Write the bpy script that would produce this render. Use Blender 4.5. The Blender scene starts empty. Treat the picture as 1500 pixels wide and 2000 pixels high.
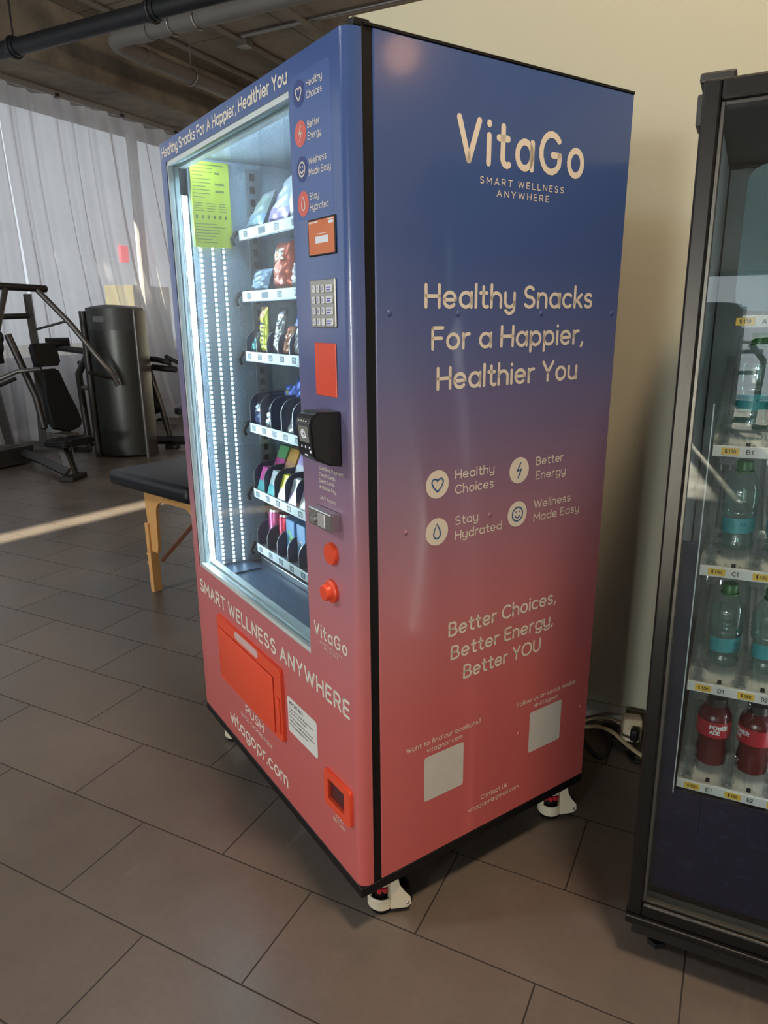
import bpy, bmesh, math, random
from mathutils import Vector, Matrix
R = math.radians
scene = bpy.context.scene
COL = scene.collection
random.seed(7)

# ------------------------------------------------------------------ camera
cam_d = bpy.data.cameras.new('camera'); cam = bpy.data.objects.new('camera', cam_d); COL.objects.link(cam)
cam_d.sensor_fit = 'AUTO'; cam_d.sensor_width = 36.0; cam_d.lens = 24.589; cam_d.clip_start = 0.02; cam_d.clip_end = 200
_r = Vector((0.8929358, 0.45010166, -0.00861144)); _u = Vector((-0.11344041, 0.24347824, 0.96324951)); _f = Vector((-0.43565691, 0.85914308, -0.26847015))
cam.matrix_world = Matrix(((_r.x, _u.x, -_f.x, 0.0), (_r.y, _u.y, -_f.y, 0.0), (_r.z, _u.z, -_f.z, 1.4659), (0, 0, 0, 1)))
scene.camera = cam
# ------------------------------------------------------------------ view, world, lights
scene.view_settings.view_transform = 'Standard'; scene.view_settings.look = 'None'
scene.view_settings.gamma = 1.0; scene.view_settings.use_curve_mapping = False
scene.view_settings.exposure = 0.0
scene.cycles.use_denoising = True
scene.cycles.max_bounces = 10; scene.cycles.diffuse_bounces = 4; scene.cycles.glossy_bounces = 4
scene.cycles.transparent_max_bounces = 24; scene.cycles.transmission_bounces = 6
scene.cycles.caustics_reflective = False; scene.cycles.caustics_refractive = False
scene.cycles.sample_clamp_indirect = 6.0
world = bpy.data.worlds.new('sky'); scene.world = world; world.use_nodes = True
_bg = world.node_tree.nodes['Background']
_bg.inputs[0].default_value = (0.88, 0.93, 1.0, 1); _bg.inputs[1].default_value = 1.05
SUN_TAN, SUN_DX = 0.30, 0.20
sun_d = bpy.data.lights.new('sun', 'SUN'); sun = bpy.data.objects.new('sun', sun_d); COL.objects.link(sun)
sun_d.energy = 46.0; sun_d.angle = R(0.5); sun_d.color = (1.0, 0.88, 0.66)
sun.rotation_euler = Vector((SUN_DX, 1.0, -SUN_TAN)).to_track_quat('-Z', 'Y').to_euler(); sun.location = (-4, -20, 9)
def area(name, loc, aim, sx, sy, power, color):
    d = bpy.data.lights.new(name, 'AREA'); o = bpy.data.objects.new(name, d); COL.objects.link(o)
    d.shape = 'RECTANGLE'; d.size = sx; d.size_y = sy; d.energy = power; d.color = color
    o.location = loc; o.rotation_euler = (Vector(aim) - Vector(loc)).to_track_quat('-Z', 'Y').to_euler()
    return o
# daylight entering through the storefront behind the camera and through the curtained window wall
area('storefront_daylight', (-2.0, -10.4, 1.15), (-2.0, 0, 1.15), 9.8, 2.0, 130, (0.96, 0.98, 1.0))
area('storefront_door_daylight', (-1.65, -10.3, 1.6), (-1.65, 0, 1.6), 1.3, 1.0, 480, (1.0, 0.97, 0.90))
area('curtain_window_daylight', (-7.86, 4.0, 2.55), (0, 4.0, 2.55), 13.0, 2.6, 60, (0.93, 0.96, 1.0))
# gym ceiling lamps, all above or behind the frame
def lamp(name, loc, power, color, radius):
    d = bpy.data.lights.new(name, 'POINT'); o = bpy.data.objects.new(name, d); COL.objects.link(o)
    d.energy = power; d.color = color; d.shadow_soft_size = radius; o.location = loc; return o
lamp('ceiling_lamp_gym', (-4.2, -1.2, 3.9), 260, (0.93, 0.97, 1.0), .25)
lamp('ceiling_lamp_hall', (-1.0, 6.6, 3.7), 110, (1.0, 0.76, 0.56), .2)
area('ceiling_lamp_warm', (0.45, 0.75, 4.2), (0.2, 0.9, 0), 0.4, 0.4, 95, (1.0, 0.74, 0.50))
_b = bpy.data.lights.new('warm_bulb', 'POINT'); bulb = bpy.data.objects.new('warm_bulb', _b); COL.objects.link(bulb)
_b.energy = 3.0; _b.color = (1.0, 0.5, 0.22); _b.shadow_soft_size = 0.07; bulb.location = (1.19, 1.50, 2.50)

area('cooler_fill_light', (.42, 1.52, 1.0), (.1, 1.72, .95), .02, 1.5, 4.0, (0.95, 1.0, 0.97))  # unseen fill light added to brighten the bottles and shelves
# ------------------------------------------------------------------ materials
def mat(name, color=(.5, .5, .5), rough=.5, metal=0.0, var=0.06, scale=18.0, bump=0.0, bscale=None, spec=0.5, emit=None, estr=0.0, alpha=1.0, coat=0.0):
    m = bpy.data.materials.new(name); m.use_nodes = True
    nt = m.node_tree; N = nt.nodes; L = nt.links; b = N['Principled BSDF']
    tc = N.new('ShaderNodeTexCoord'); nz = N.new('ShaderNodeTexNoise'); nz.inputs['Scale'].default_value = scale; nz.inputs['Detail'].default_value = 4
    L.new(tc.outputs['Object'], nz.inputs['Vector'])
    mx = N.new('ShaderNodeMix'); mx.data_type = 'RGBA'
    c0 = [max(0, c * (1 - var)) for c in color[:3]] + [1]; c1 = [min(1, c * (1 + var)) for c in color[:3]] + [1]
    mx.inputs[6].default_value = c0; mx.inputs[7].default_value = c1
    L.new(nz.outputs['Fac'], mx.inputs[0]); L.new(mx.outputs[2], b.inputs['Base Color'])
    b.inputs['Roughness'].default_value = rough; b.inputs['Metallic'].default_value = metal
    b.inputs['Specular IOR Level'].default_value = spec; b.inputs['Coat Weight'].default_value = coat
    b.inputs['Alpha'].default_value = alpha
    if emit:
        b.inputs['Emission Color'].default_value = (*emit, 1); b.inputs['Emission Strength'].default_value = estr
    if bump:
        bn = N.new('ShaderNodeBump'); bn.inputs['Strength'].default_value = bump; bn.inputs['Distance'].default_value = 0.004
        n2 = N.new('ShaderNodeTexNoise'); n2.inputs['Scale'].default_value = bscale or scale * 4; L.new(tc.outputs['Object'], n2.inputs['Vector'])
        L.new(n2.outputs['Fac'], bn.inputs['Height']); L.new(bn.outputs[0], b.inputs['Normal'])
    return m
def clear(name, tint, ior=1.5, gloss=0.02, extra=0.0, white=0.0):
    """clear plastic or glass seen as a thin sheet: tinted see-through plus a mirror coat that grows towards grazing"""
    m = bpy.data.materials.new(name); m.use_nodes = True; nt = m.node_tree; N = nt.nodes; L = nt.links
    N.remove(N['Principled BSDF']); out = N['Material Output']
    tr = N.new('ShaderNodeBsdfTransparent'); gl = N.new('ShaderNodeBsdfGlossy'); gl.inputs['Roughness'].default_value = gloss
    f0 = ((ior - 1) / (ior + 1)) ** 2
    lw = N.new('ShaderNodeLayerWeight'); lw.inputs['Blend'].default_value = .5
    pw = N.new('ShaderNodeMath'); pw.operation = 'POWER'; pw.inputs[1].default_value = 5; L.new(lw.outputs['Facing'], pw.inputs[0])
    fr = N.new('ShaderNodeMath'); fr.operation = 'MULTIPLY_ADD'; fr.inputs[1].default_value = 1 - f0; fr.inputs[2].default_value = f0; L.new(pw.outputs[0], fr.inputs[0])
    tc = N.new('ShaderNodeTexCoord'); nz = N.new('ShaderNodeTexNoise'); nz.inputs['Scale'].default_value = 6; L.new(tc.outputs['Object'], nz.inputs['Vector'])
    mc = N.new('ShaderNodeMix'); mc.data_type = 'RGBA'; mc.inputs[6].default_value = (*[c * .97 for c in tint], 1); mc.inputs[7].default_value = (*tint, 1)
    L.new(nz.outputs['Fac'], mc.inputs[0]); L.new(mc.outputs[2], tr.inputs[0])
    ad = N.new('ShaderNodeMath'); ad.operation = 'ADD'; ad.inputs[1].default_value = extra; ad.use_clamp = True; L.new(fr.outputs[0], ad.inputs[0])
    mx = N.new('ShaderNodeMixShader'); L.new(ad.outputs[0], mx.inputs[0]); L.new(tr.outputs[0], mx.inputs[1]); L.new(gl.outputs[0], mx.inputs[2])
    last = mx
    if white:
        df = N.new('ShaderNodeBsdfDiffuse'); df.inputs[0].default_value = (*[min(1, c) for c in tint], 1)
        m2 = N.new('ShaderNodeMixShader'); m2.inputs[0].default_value = white; L.new(mx.outputs[0], m2.inputs[1]); L.new(df.outputs[0], m2.inputs[2]); last = m2
    L.new(last.outputs[0], out.inputs[0])
    return m
def emis(name, color, strength):
    m = bpy.data.materials.new(name); m.use_nodes = True; nt = m.node_tree; N = nt.nodes
    N.remove(N['Principled BSDF']); e = N.new('ShaderNodeEmission'); e.inputs[0].default_value = (*color, 1); e.inputs[1].default_value = strength
    nt.links.new(e.outputs[0], N['Material Output'].inputs[0]); return m

# ------------------------------------------------------------------ mesh helpers
class MB:
    """collects shapes into one bmesh; .mi is the material slot for what is added next"""
    def __init__(s): s.bm = bmesh.new(); s.mi = 0
    def _mark(s, n0):
        s.bm.faces.ensure_lookup_table()
        for f in s.bm.faces[n0:]: f.material_index = s.mi
    def poly(s, pts):
        n0 = len(s.bm.faces); s.bm.faces.new([s.bm.verts.new(p) for p in pts]); s._mark(n0); return s
    def box(s, x0, x1, y0, y1, z0, z1, bev=0.0, seg=2, M=None):
        b = bmesh.new(); bmesh.ops.create_cube(b, size=1.0)
        for v in b.verts: v.co = ((x0 + x1) / 2 + v.co.x * (x1 - x0), (y0 + y1) / 2 + v.co.y * (y1 - y0), (z0 + z1) / 2 + v.co.z * (z1 - z0))
        if bev: bmesh.ops.bevel(b, geom=b.edges[:], offset=bev, segments=seg, affect='EDGES', profile=0.5)
        return s.add(b, M)
    def add(s, b, M=None):
        if M is not None: bmesh.ops.transform(b, matrix=M, verts=b.verts[:])
        n0 = len(s.bm.faces); mp = {v: s.bm.verts.new(v.co) for v in b.verts}
        for f in b.faces:
            try: s.bm.faces.new([mp[v] for v in f.verts])
            except ValueError: pass
        b.free(); s._mark(n0); return s
    def cyl(s, p0, p1, r, r2=None, seg=20):
        p0, p1 = Vector(p0), Vector(p1); d = p1 - p0; b = bmesh.new()
        bmesh.ops.create_cone(b, cap_ends=True, segments=seg, radius1=r, radius2=r if r2 is None else r2, depth=d.length)
        return s.add(b, Matrix.Translation((p0 + p1) / 2) @ d.to_track_quat('Z', 'Y').to_matrix().to_4x4())
    def sphere(s, c, r, sc=(1, 1, 1), seg=16):
        b = bmesh.new(); bmesh.ops.create_uvsphere(b, u_segments=seg, v_segments=max(6, seg // 2), radius=r)
        return s.add(b, Matrix.Translation(c) @ Matrix.Diagonal((*sc, 1)))
    def tube(s, pts, r, seg=12, flat=1.0, close=False):
        """swept round (flat<1: oval) bar along points; r may be a list"""
        P = [Vector(p) for p in pts]; n0 = len(s.bm.faces); rings = []; n = len(P)
        up = None
        for i, p in enumerate(P):
            t = (P[(i + 1) % n] - P[i - 1]) if close else (P[min(i + 1, n - 1)] - P[max(i - 1, 0)])
            t.normalize()
            if up is None: up = Vector((0, 0, 1)) if abs(t.z) < .9 else Vector((1, 0, 0))
            side = t.cross(up).normalized(); up = side.cross(t).normalized()
            rr = r[i] if isinstance(r, (list, tuple)) else r
            rings.append([s.bm.verts.new(p + side * (math.cos(2 * math.pi * k / seg) * rr) + up * (math.sin(2 * math.pi * k / seg) * rr * flat)) for k in range(seg)])
        m = n if close else n - 1
        for i in range(m):
            a, c = rings[i], rings[(i + 1) % n]
            for k in range(seg): s.bm.faces.new((a[k], a[(k + 1) % seg], c[(k + 1) % seg], c[k]))
        if not close:
            s.bm.faces.new(rings[0][::-1]); s.bm.faces.new(rings[-1])
        s._mark(n0); return s
    def lathe(s, prof, c=(0, 0, 0), seg=28, a0=0.0, a1=360.0):
        n0 = len(s.bm.faces); full = abs(a1 - a0) >= 360; n = seg if full else seg + 1
        rings = []
        for k in range(n):
            t = R(a0 + (a1 - a0) * k / seg)
            rings.append([s.bm.verts.new((c[0] + rr * math.cos(t), c[1] + rr * math.sin(t), c[2] + z)) for rr, z in prof])
        for k in range(seg):
            a, b = rings[k], rings[(k + 1) % n]
            for i in range(len(prof) - 1):
                try: s.bm.faces.new((a[i], b[i], b[i + 1], a[i + 1]))
                except ValueError: pass
        s._mark(n0); return s
    def prism(s, outline, fn, d0, d1):
        """outline: 2-D points; fn(u, v, d) -> 3-D; extruded between depths d0 and d1"""
        n0 = len(s.bm.faces); A = [s.bm.verts.new(fn(u, v, d0)) for u, v in outline]; B = [s.bm.verts.new(fn(u, v, d1)) for u, v in outline]; n = len(outline)
        s.bm.faces.new(A); s.bm.faces.new(B[::-1])
        for i in range(n): s.bm.faces.new((A[i], B[i], B[(i + 1) % n], A[(i + 1) % n]))
        s._mark(n0); return s
def link(name, mb, mats, parent=None, smooth=False, loc=None, rz=None):
    me = bpy.data.meshes.new(name); bm = mb.bm
    bmesh.ops.remove_doubles(bm, verts=bm.verts[:], dist=1e-6)
    bmesh.ops.recalc_face_normals(bm, faces=bm.faces[:])
    if smooth:
        for f in bm.faces: f.smooth = True
        for e in bm.edges:
            if len(e.link_faces) == 2 and e.calc_face_angle(0) > R(38): e.smooth = False
    bm.to_mesh(me); bm.free()
    for m in (mats if isinstance(mats, (list, tuple)) else [mats]): me.materials.append(m)
    o = bpy.data.objects.new(name, me); COL.objects.link(o)
    if parent: o.parent = parent
    if loc is not None: o.location = loc
    if rz is not None: o.rotation_euler = (0, 0, rz)
    return o
def tag(o, label, cat, group=None):
    o['label'] = label; o['category'] = cat
    if group: o['group'] = group
    return o
def empty(name, loc, rz, label, cat, group=None):
    o = bpy.data.objects.new(name, None); COL.objects.link(o); o.empty_display_size = .1
    o.location = loc; o.rotation_euler = (0, 0, rz); return tag(o, label, cat, group)
def struct(name, mb, m, smooth=False):
    o = link(name, mb, m, None, smooth); o['kind'] = 'structure'; return o
def rrect(x0, x1, y0, y1, r, n=5):
    P = []
    for cx, cy, a in ((x1 - r, y1 - r, 0), (x0 + r, y1 - r, 90), (x0 + r, y0 + r, 180), (x1 - r, y0 + r, 270)):
        for k in range(n + 1): P.append((cx + r * math.cos(R(a + 90 * k / n)), cy + r * math.sin(R(a + 90 * k / n))))
    return P
def rot(axis, deg, c=(0, 0, 0)):
    return Matrix.Translation(c) @ Matrix.Rotation(R(deg), 4, axis) @ Matrix.Translation(-Vector(c))

# ------------------------------------------------------------------ rounded monoline lettering
def _arc(cx, cy, rx, ry, a0, a1, n=None):
    n = n or max(4, int(abs(a1 - a0) / 20))
    return [(cx + rx * math.cos(R(a0 + (a1 - a0) * k / n)), cy + ry * math.sin(R(a0 + (a1 - a0) * k / n))) for k in range(n + 1)]
_ring = lambda cx, cy, rx, ry: _arc(cx, cy, rx, ry, 90, 450, 20)
_x = .68
G = {
 'a': (.58, [_ring(.29, .34, .29, .34), [(.58, _x), (.58, 0)]]), 'b': (.58, [_ring(.29, .34, .29, .34), [(0, 1.06), (0, 0)]]),
 'c': (.5, [_arc(.29, .34, .29, .34, 48, 312)]), 'd': (.58, [_ring(.29, .34, .29, .34), [(.58, 1.06), (.58, 0)]]),
 'e': (.58, [[(.0, .34)] + [(.58, .34)] , _arc(.29, .34, .29, .34, 0, 318)]), 'f': (.36, [[(.14, 0)] + _arc(.34, .86, .2, .2, 180, 80), [(0, .66), (.33, .66)]]),
 'g': (.58, [_ring(.29, .34, .29, .34), [(.58, _x)] + _arc(.29, -.02, .29, .29, 0, -150)]),
 'h': (.52, [[(0, 1.06), (0, 0)], [(0, .38)] + _arc(.26, .40, .26, .28, 180, 0) + [(.52, 0)]]),
 'i': (.0, [[(0, _x), (0, 0)], [(0, .97), (0, .99)]]), 'k': (.45, [[(0, 1.06), (0, 0)], [(.42, .66), (.02, .24)], [(.16, .38), (.45, 0)]]),
 'l': (.0, [[(0, 1.06), (0, 0)]]), 'm': (.8, [[(0, _x), (0, 0)], [(0, .42)] + _arc(.2, .46, .2, .22, 180, 0) + [(.4, 0)], [(.4, .42)] + _arc(.6, .46, .2, .22, 180, 0) + [(.8, 0)]]),
 'n': (.5, [[(0, _x), (0, 0)], [(0, .38)] + _arc(.25, .42, .25, .26, 180, 0) + [(.5, 0)]]), 'o': (.58, [_ring(.29, .34, .29, .34)]),
 'p': (.58, [_ring(.29, .34, .29, .34), [(0, _x), (0, -.32)]]), 'q': (.58, [_ring(.29, .34, .29, .34), [(.58, _x), (.58, -.32)]]), 'r': (.3, [[(0, _x), (0, 0)], [(0, .36)] + _arc(.26, .40, .26, .28, 180, 80)]),
 's': (.42, [_arc(.21, .51, .2, .17, 35, 270) + _arc(.21, .17, .21, .17, 90, -145)[1:]]),
 't': (.36, [[(.16, .96)] + _arc(.32, .18, .16, .18, 180, 300), [(0, .67), (.35, .67)]]),
 'u': (.52, [[(0, _x)] + _arc(.26, .28, .26, .28, 180, 360) , [(.52, _x), (.52, 0)]]), 'v': (.48, [[(0, _x), (.24, 0), (.48, _x)]]),
 'w': (.76, [[(0, _x), (.2, 0), (.38, .6), (.56, 0), (.76, _x)]]), 'y': (.52, [[(0, _x)] + _arc(.26, .28, .26, .28, 180, 360), [(.52, _x)] + _arc(.26, -.04, .26, .27, 0, -150)]),
 'A': (.72, [[(0, 0), (.36, 1), (.72, 0)], [(.13, .33), (.59, .33)]]),
 'B': (.6, [[(0, 0), (0, 1)], [(0, 1), (.3, 1)] + _arc(.3, .76, .24, .24, 90, -90) + [(0, .52)], [(0, .52), (.34, .52)] + _arc(.34, .26, .26, .26, 90, -90) + [(0, 0)]]),
 'C': (.72, [_arc(.42, .5, .42, .5, 46, 314)]), 'D': (.66, [[(0, 0), (0, 1)], [(0, 1), (.2, 1)] + _arc(.2, .5, .46, .5, 90, -90) + [(0, 0)]]),
 'E': (.5, [[(.5, 1), (0, 1), (0, 0), (.5, 0)], [(0, .52), (.44, .52)]]), 'F': (.5, [[(.5, 1), (0, 1), (0, 0)], [(0, .5), (.44, .5)]]),
 'G': (.82, [_arc(.42, .5, .42, .5, 44, 322) + [(.78, .46), (.48, .46)]]), 'H': (.64, [[(0, 0), (0, 1)], [(.64, 0), (.64, 1)], [(0, .5), (.64, .5)]]),
 'I': (0, [[(0, 0), (0, 1)]]), 'K': (.56, [[(0, 0), (0, 1)], [(.54, 1), (.02, .4)], [(.2, .58), (.56, 0)]]), 'L': (.48, [[(0, 1), (0, 0), (.48, 0)]]),
 'M': (.8, [[(0, 0), (0, 1), (.4, .36), (.8, 1), (.8, 0)]]), 'N': (.66, [[(0, 0), (0, 1), (.66, 0), (.66, 1)]]), 'O': (.92, [_ring(.46, .5, .46, .5)]),
 'P': (.56, [[(0, 0), (0, 1)], [(0, 1), (.28, 1)] + _arc(.28, .73, .28, .27, 90, -90) + [(0, .46)]]),
 'R': (.58, [[(0, 0), (0, 1)], [(0, 1), (.28, 1)] + _arc(.28, .73, .28, .27, 90, -90) + [(0, .46)], [(.3, .46), (.58, 0)]]),
 'S': (.56, [_arc(.28, .75, .25, .25, 35, 270) + _arc(.28, .25, .28, .25, 90, -148)[1:]]), 'T': (.66, [[(0, 1), (.66, 1)], [(.33, 1), (.33, 0)]]),
 'U': (.64, [[(0, 1)] + _arc(.32, .33, .32, .33, 180, 360) + [(.64, 1)]]), 'V': (.7, [[(0, 1), (.35, 0), (.7, 1)]]),
 'W': (1.0, [[(0, 1), (.25, 0), (.5, .9), (.75, 0), (1.0, 1)]]), 'Y': (.64, [[(0, 1), (.32, .45), (.64, 1)], [(.32, .45), (.32, 0)]]),
 '0': (.56, [_ring(.28, .5, .28, .5)]), '1': (.2, [[(0, .8), (.2, 1), (.2, 0)]]), '2': (.54, [_arc(.27, .73, .26, .27, 165, -35) + [(0, 0), (.54, 0)]]),
 '3': (.52, [_arc(.25, .76, .23, .24, 150, -90) , _arc(.25, .26, .27, .26, 90, -150)]), '4': (.58, [[(.42, 0), (.42, 1), (0, .28), (.58, .28)]]),
 '5': (.52, [[(.48, 1), (.08, 1), (.04, .56)] + _arc(.25, .32, .27, .32, 125, -150)]), '6': (.54, [_ring(.27, .28, .27, .28), [(.4, 1), (.04, .42)]]),
 '7': (.54, [[(0, 1), (.54, 1), (.18, 0)]]), '8': (.54, [_ring(.27, .76, .21, .24), _ring(.27, .27, .27, .27)]), '9': (.54, [_ring(.27, .71, .27, .29), [(.52, .62), (.2, 0)]]),
 '.': (0, [[(0, 0), (0, .02)]]), ',': (.04, [[(.06, .03), (-.02, -.17)]]), ':': (0, [[(0, 0), (0, .02)], [(0, .5), (0, .52)]]),
 '!': (0, [[(0, 1), (0, .32)], [(0, 0), (0, .02)]]), '?': (.5, [_arc(.25, .75, .24, .25, 165, -70) + [(.25, .46), (.25, .3)], [(.25, 0), (.25, .02)]]),
 '@': (.9, [_arc(.45, .36, .45, .48, -50, -350, 20), _ring(.45, .36, .2, .22), [(.66, .58), (.68, .2), (.86, .2)]]),
 '&': (.62, [[(.62, 0), (.12, .68)] + _arc(.28, .8, .18, .2, 200, -30) + [(.1, .42)] + _arc(.25, .22, .24, .22, 130, 300) + [(.6, .42)]]),
 '/': (.4, [[(0, -.1), (.4, 1.06)]]), '$': (.56, [_arc(.28, .75, .25, .25, 35, 270) + _arc(.28, .25, .28, .25, 90, -148)[1:], [(.28, 1.15), (.28, -.15)]]),
 "'": (0, [[(0, 1.05), (0, .85)]]), '-': (.3, [[(0, .36), (.3, .36)]]), '<': (.4, [[(.4, .7), (0, .35), (.4, 0)]]),
}
def _stroke(mb, pts, w, fn):
    """one monoline stroke with round caps; sharp corners split the stroke"""
    runs, cur = [], [pts[0]]
    for i in range(1, len(pts)):
        if math.dist(pts[i], cur[-1]) < 1e-5: continue
        cur.append(pts[i])
        if i < len(pts) - 1:
            a = math.atan2(pts[i][1] - pts[i - 1][1], pts[i][0] - pts[i - 1][0]); b = math.atan2(pts[i + 1][1] - pts[i][1], pts[i + 1][0] - pts[i][0])
            if abs((b - a + math.pi) % (2 * math.pi) - math.pi) > R(42): runs.append(cur); cur = [pts[i]]
    runs.append(cur); h = w / 2
    for P in runs:
        if len(P) < 2: continue
        closed = math.dist(P[0], P[-1]) < 1e-4 and len(P) > 6
        n = len(P); Ls, Rs = [], []
        for i in range(n):
            if closed: p, q = P[i - 1 if i else n - 2], P[i + 1 if i < n - 1 else 1]
            else: p, q = P[max(i - 1, 0)], P[min(i + 1, n - 1)]
            t = Vector((q[0] - p[0], q[1] - p[1])).normalized()
            Ls.append((P[i][0] - t.y * h, P[i][1] + t.x * h)); Rs.append((P[i][0] + t.y * h, P[i][1] - t.x * h))
        for i in range(n - 1): mb.poly([fn(*Ls[i]), fn(*Rs[i]), fn(*Rs[i + 1]), fn(*Ls[i + 1])])
        if not closed:
            for k, j in ((0, 1), (n - 1, n - 2)):
                a = math.atan2(P[k][1] - P[j][1], P[k][0] - P[j][0])
                mb.poly([fn(P[k][0] + h * math.cos(a + R(t)), P[k][1] + h * math.sin(a + R(t))) for t in range(-90, 91, 30)])
def text(mb, s, fn, x0, x1, base, cap, w=.13, gap=.24, space=.36):
    """letter s between x0 and x1 (plane coordinates handed to fn) with cap height cap on the baseline"""
    x, items = 0.0, []
    for ch in s:
        if ch == ' ': x += space; continue
        g = G[ch]; items.append((x, g[1])); x += g[0] + gap
    total = x - gap; k = cap / (1 + w); sx = (x1 - x0 - w * k) / max(total, .01)
    fit = lambda gx, px, py: (x0 + w * k / 2 + (gx + px) * sx, base + w * k / 2 + py * k)
    for gx, strokes in items:
        for st in strokes: _stroke(mb, [fit(gx, *p) for p in st], w * k, fn)
    return mb
def icon(mb, kind, cx, cy, r, fn, w):
    S = lambda pts: _stroke(mb, [(cx + x * r, cy + y * r) for x, y in pts], w, fn)
    if kind == 'heart': S([(0, -.52)] + [(-.3, -.24)] + _arc(-.25, .16, .25, .24, 200, 30) + [(0, .24)] ); S([(0, -.52), (.3, -.24)] + _arc(.25, .16, .25, .24, -20, 150) + [(0, .24)])
    elif kind == 'bolt': S([(.12, .55), (-.22, -.02), (.2, .06), (-.1, -.55)])
    elif kind == 'drop': S([(0, .58), (-.26, .08)] + _arc(0, -.16, .3, .34, 150, 390) + [(.26, .08), (0, .58)])
    elif kind == 'smile':
        S(_ring(0, 0, .54, .54)); S(_arc(0, -.02, .26, .26, 205, 335)); S([(-.17, .16), (-.17, .2)]); S([(.17, .16), (.17, .2)])
def disc(mb, cx, cy, r, fn, n=36):
    mb.poly([fn(cx + r * math.cos(2 * math.pi * k / n), cy + r * math.sin(2 * math.pi * k / n)) for k in range(n)])

# ================================================================== setting
def floor_material():
    m = bpy.data.materials.new('floor_tiles'); m.use_nodes = True; nt = m.node_tree; N = nt.nodes; L = nt.links; b = N['Principled BSDF']
    tc = N.new('ShaderNodeTexCoord'); mp = N.new('ShaderNodeMapping'); mp.inputs['Location'].default_value = (1.465, -1.2625 + 30, 0)
    L.new(tc.outputs['Object'], mp.inputs[0])
    br = N.new('ShaderNodeTexBrick'); br.offset = .5; br.offset_frequency = 2
    br.inputs['Color1'].default_value = (.120, .102, .088, 1); br.inputs['Color2'].default_value = (.142, .120, .104, 1); br.inputs['Mortar'].default_value = (.022, .018, .016, 1)
    br.inputs['Scale'].default_value = 1; br.inputs['Mortar Size'].default_value = .0022; br.inputs['Mortar Smooth'].default_value = .2
    br.inputs['Brick Width'].default_value = .6; br.inputs['Row Height'].default_value = .3
    L.new(mp.outputs[0], br.inputs['Vector'])
    n1 = N.new('ShaderNodeTexNoise'); n1.inputs['Scale'].default_value = 2.2; n1.inputs['Detail'].default_value = 6; n1.inputs['Roughness'].default_value = .65; L.new(tc.outputs['Object'], n1.inputs['Vector'])
    n2 = N.new('ShaderNodeTexNoise'); n2.inputs['Scale'].default_value = 60; n2.inputs['Detail'].default_value = 3; L.new(tc.outputs['Object'], n2.inputs['Vector'])
    r1 = N.new('ShaderNodeMapRange'); r1.inputs[1].default_value = .3; r1.inputs[2].default_value = .7; r1.inputs[3].default_value = .82; r1.inputs[4].default_value = 1.18; L.new(n1.outputs['Fac'], r1.inputs[0])
    r2 = N.new('ShaderNodeMapRange'); r2.inputs[3].default_value = .9; r2.inputs[4].default_value = 1.1; L.new(n2.outputs['Fac'], r2.inputs[0])
    mu = N.new('ShaderNodeMath'); mu.operation = 'MULTIPLY'; L.new(r1.outputs[0], mu.inputs[0]); L.new(r2.outputs[0], mu.inputs[1])
    vm = N.new('ShaderNodeVectorMath'); vm.operation = 'SCALE'; L.new(br.outputs['Color'], vm.inputs[0]); L.new(mu.outputs[0], vm.inputs['Scale'])
    m2 = N.new('ShaderNodeMapping'); m2.inputs['Rotation'].default_value = (0, 0, .6); m2.inputs['Scale'].default_value = (9, .7, 1); L.new(tc.outputs['Object'], m2.inputs[0])
    n3 = N.new('ShaderNodeTexNoise'); n3.inputs['Scale'].default_value = 2.0; n3.inputs['Detail'].default_value = 5; n3.inputs['Distortion'].default_value = .6; L.new(m2.outputs[0], n3.inputs['Vector'])
    r4 = N.new('ShaderNodeMapRange'); r4.inputs[1].default_value = .66; r4.inputs[2].default_value = .74; r4.inputs[3].default_value = 0; r4.inputs[4].default_value = .16; L.new(n3.outputs['Fac'], r4.inputs[0])
    sc = N.new('ShaderNodeMix'); sc.data_type = 'RGBA'; sc.inputs[7].default_value = (.36, .33, .29, 1); L.new(r4.outputs[0], sc.inputs[0]); L.new(vm.outputs[0], sc.inputs[6])
    L.new(sc.outputs[2], b.inputs['Base Color'])
    r3 = N.new('ShaderNodeMapRange'); r3.inputs[1].default_value = .3; r3.inputs[2].default_value = .7; r3.inputs[3].default_value = .27; r3.inputs[4].default_value = .42; L.new(n1.outputs['Fac'], r3.inputs[0])
    rm = N.new('ShaderNodeMath'); rm.operation = 'MAXIMUM'; fm = N.new('ShaderNodeMath'); fm.operation = 'MULTIPLY'; fm.inputs[1].default_value = .85; L.new(br.outputs['Fac'], fm.inputs[0])
    L.new(r3.outputs[0], rm.inputs[0]); L.new(fm.outputs[0], rm.inputs[1]); L.new(rm.outputs[0], b.inputs['Roughness'])
    bp = N.new('ShaderNodeBump'); bp.inputs['Strength'].default_value = .35; bp.inputs['Distance'].default_value = .002; bp.invert = True; L.new(br.outputs['Fac'], bp.inputs['Height']); L.new(bp.outputs[0], b.inputs['Normal'])
    return m
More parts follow.
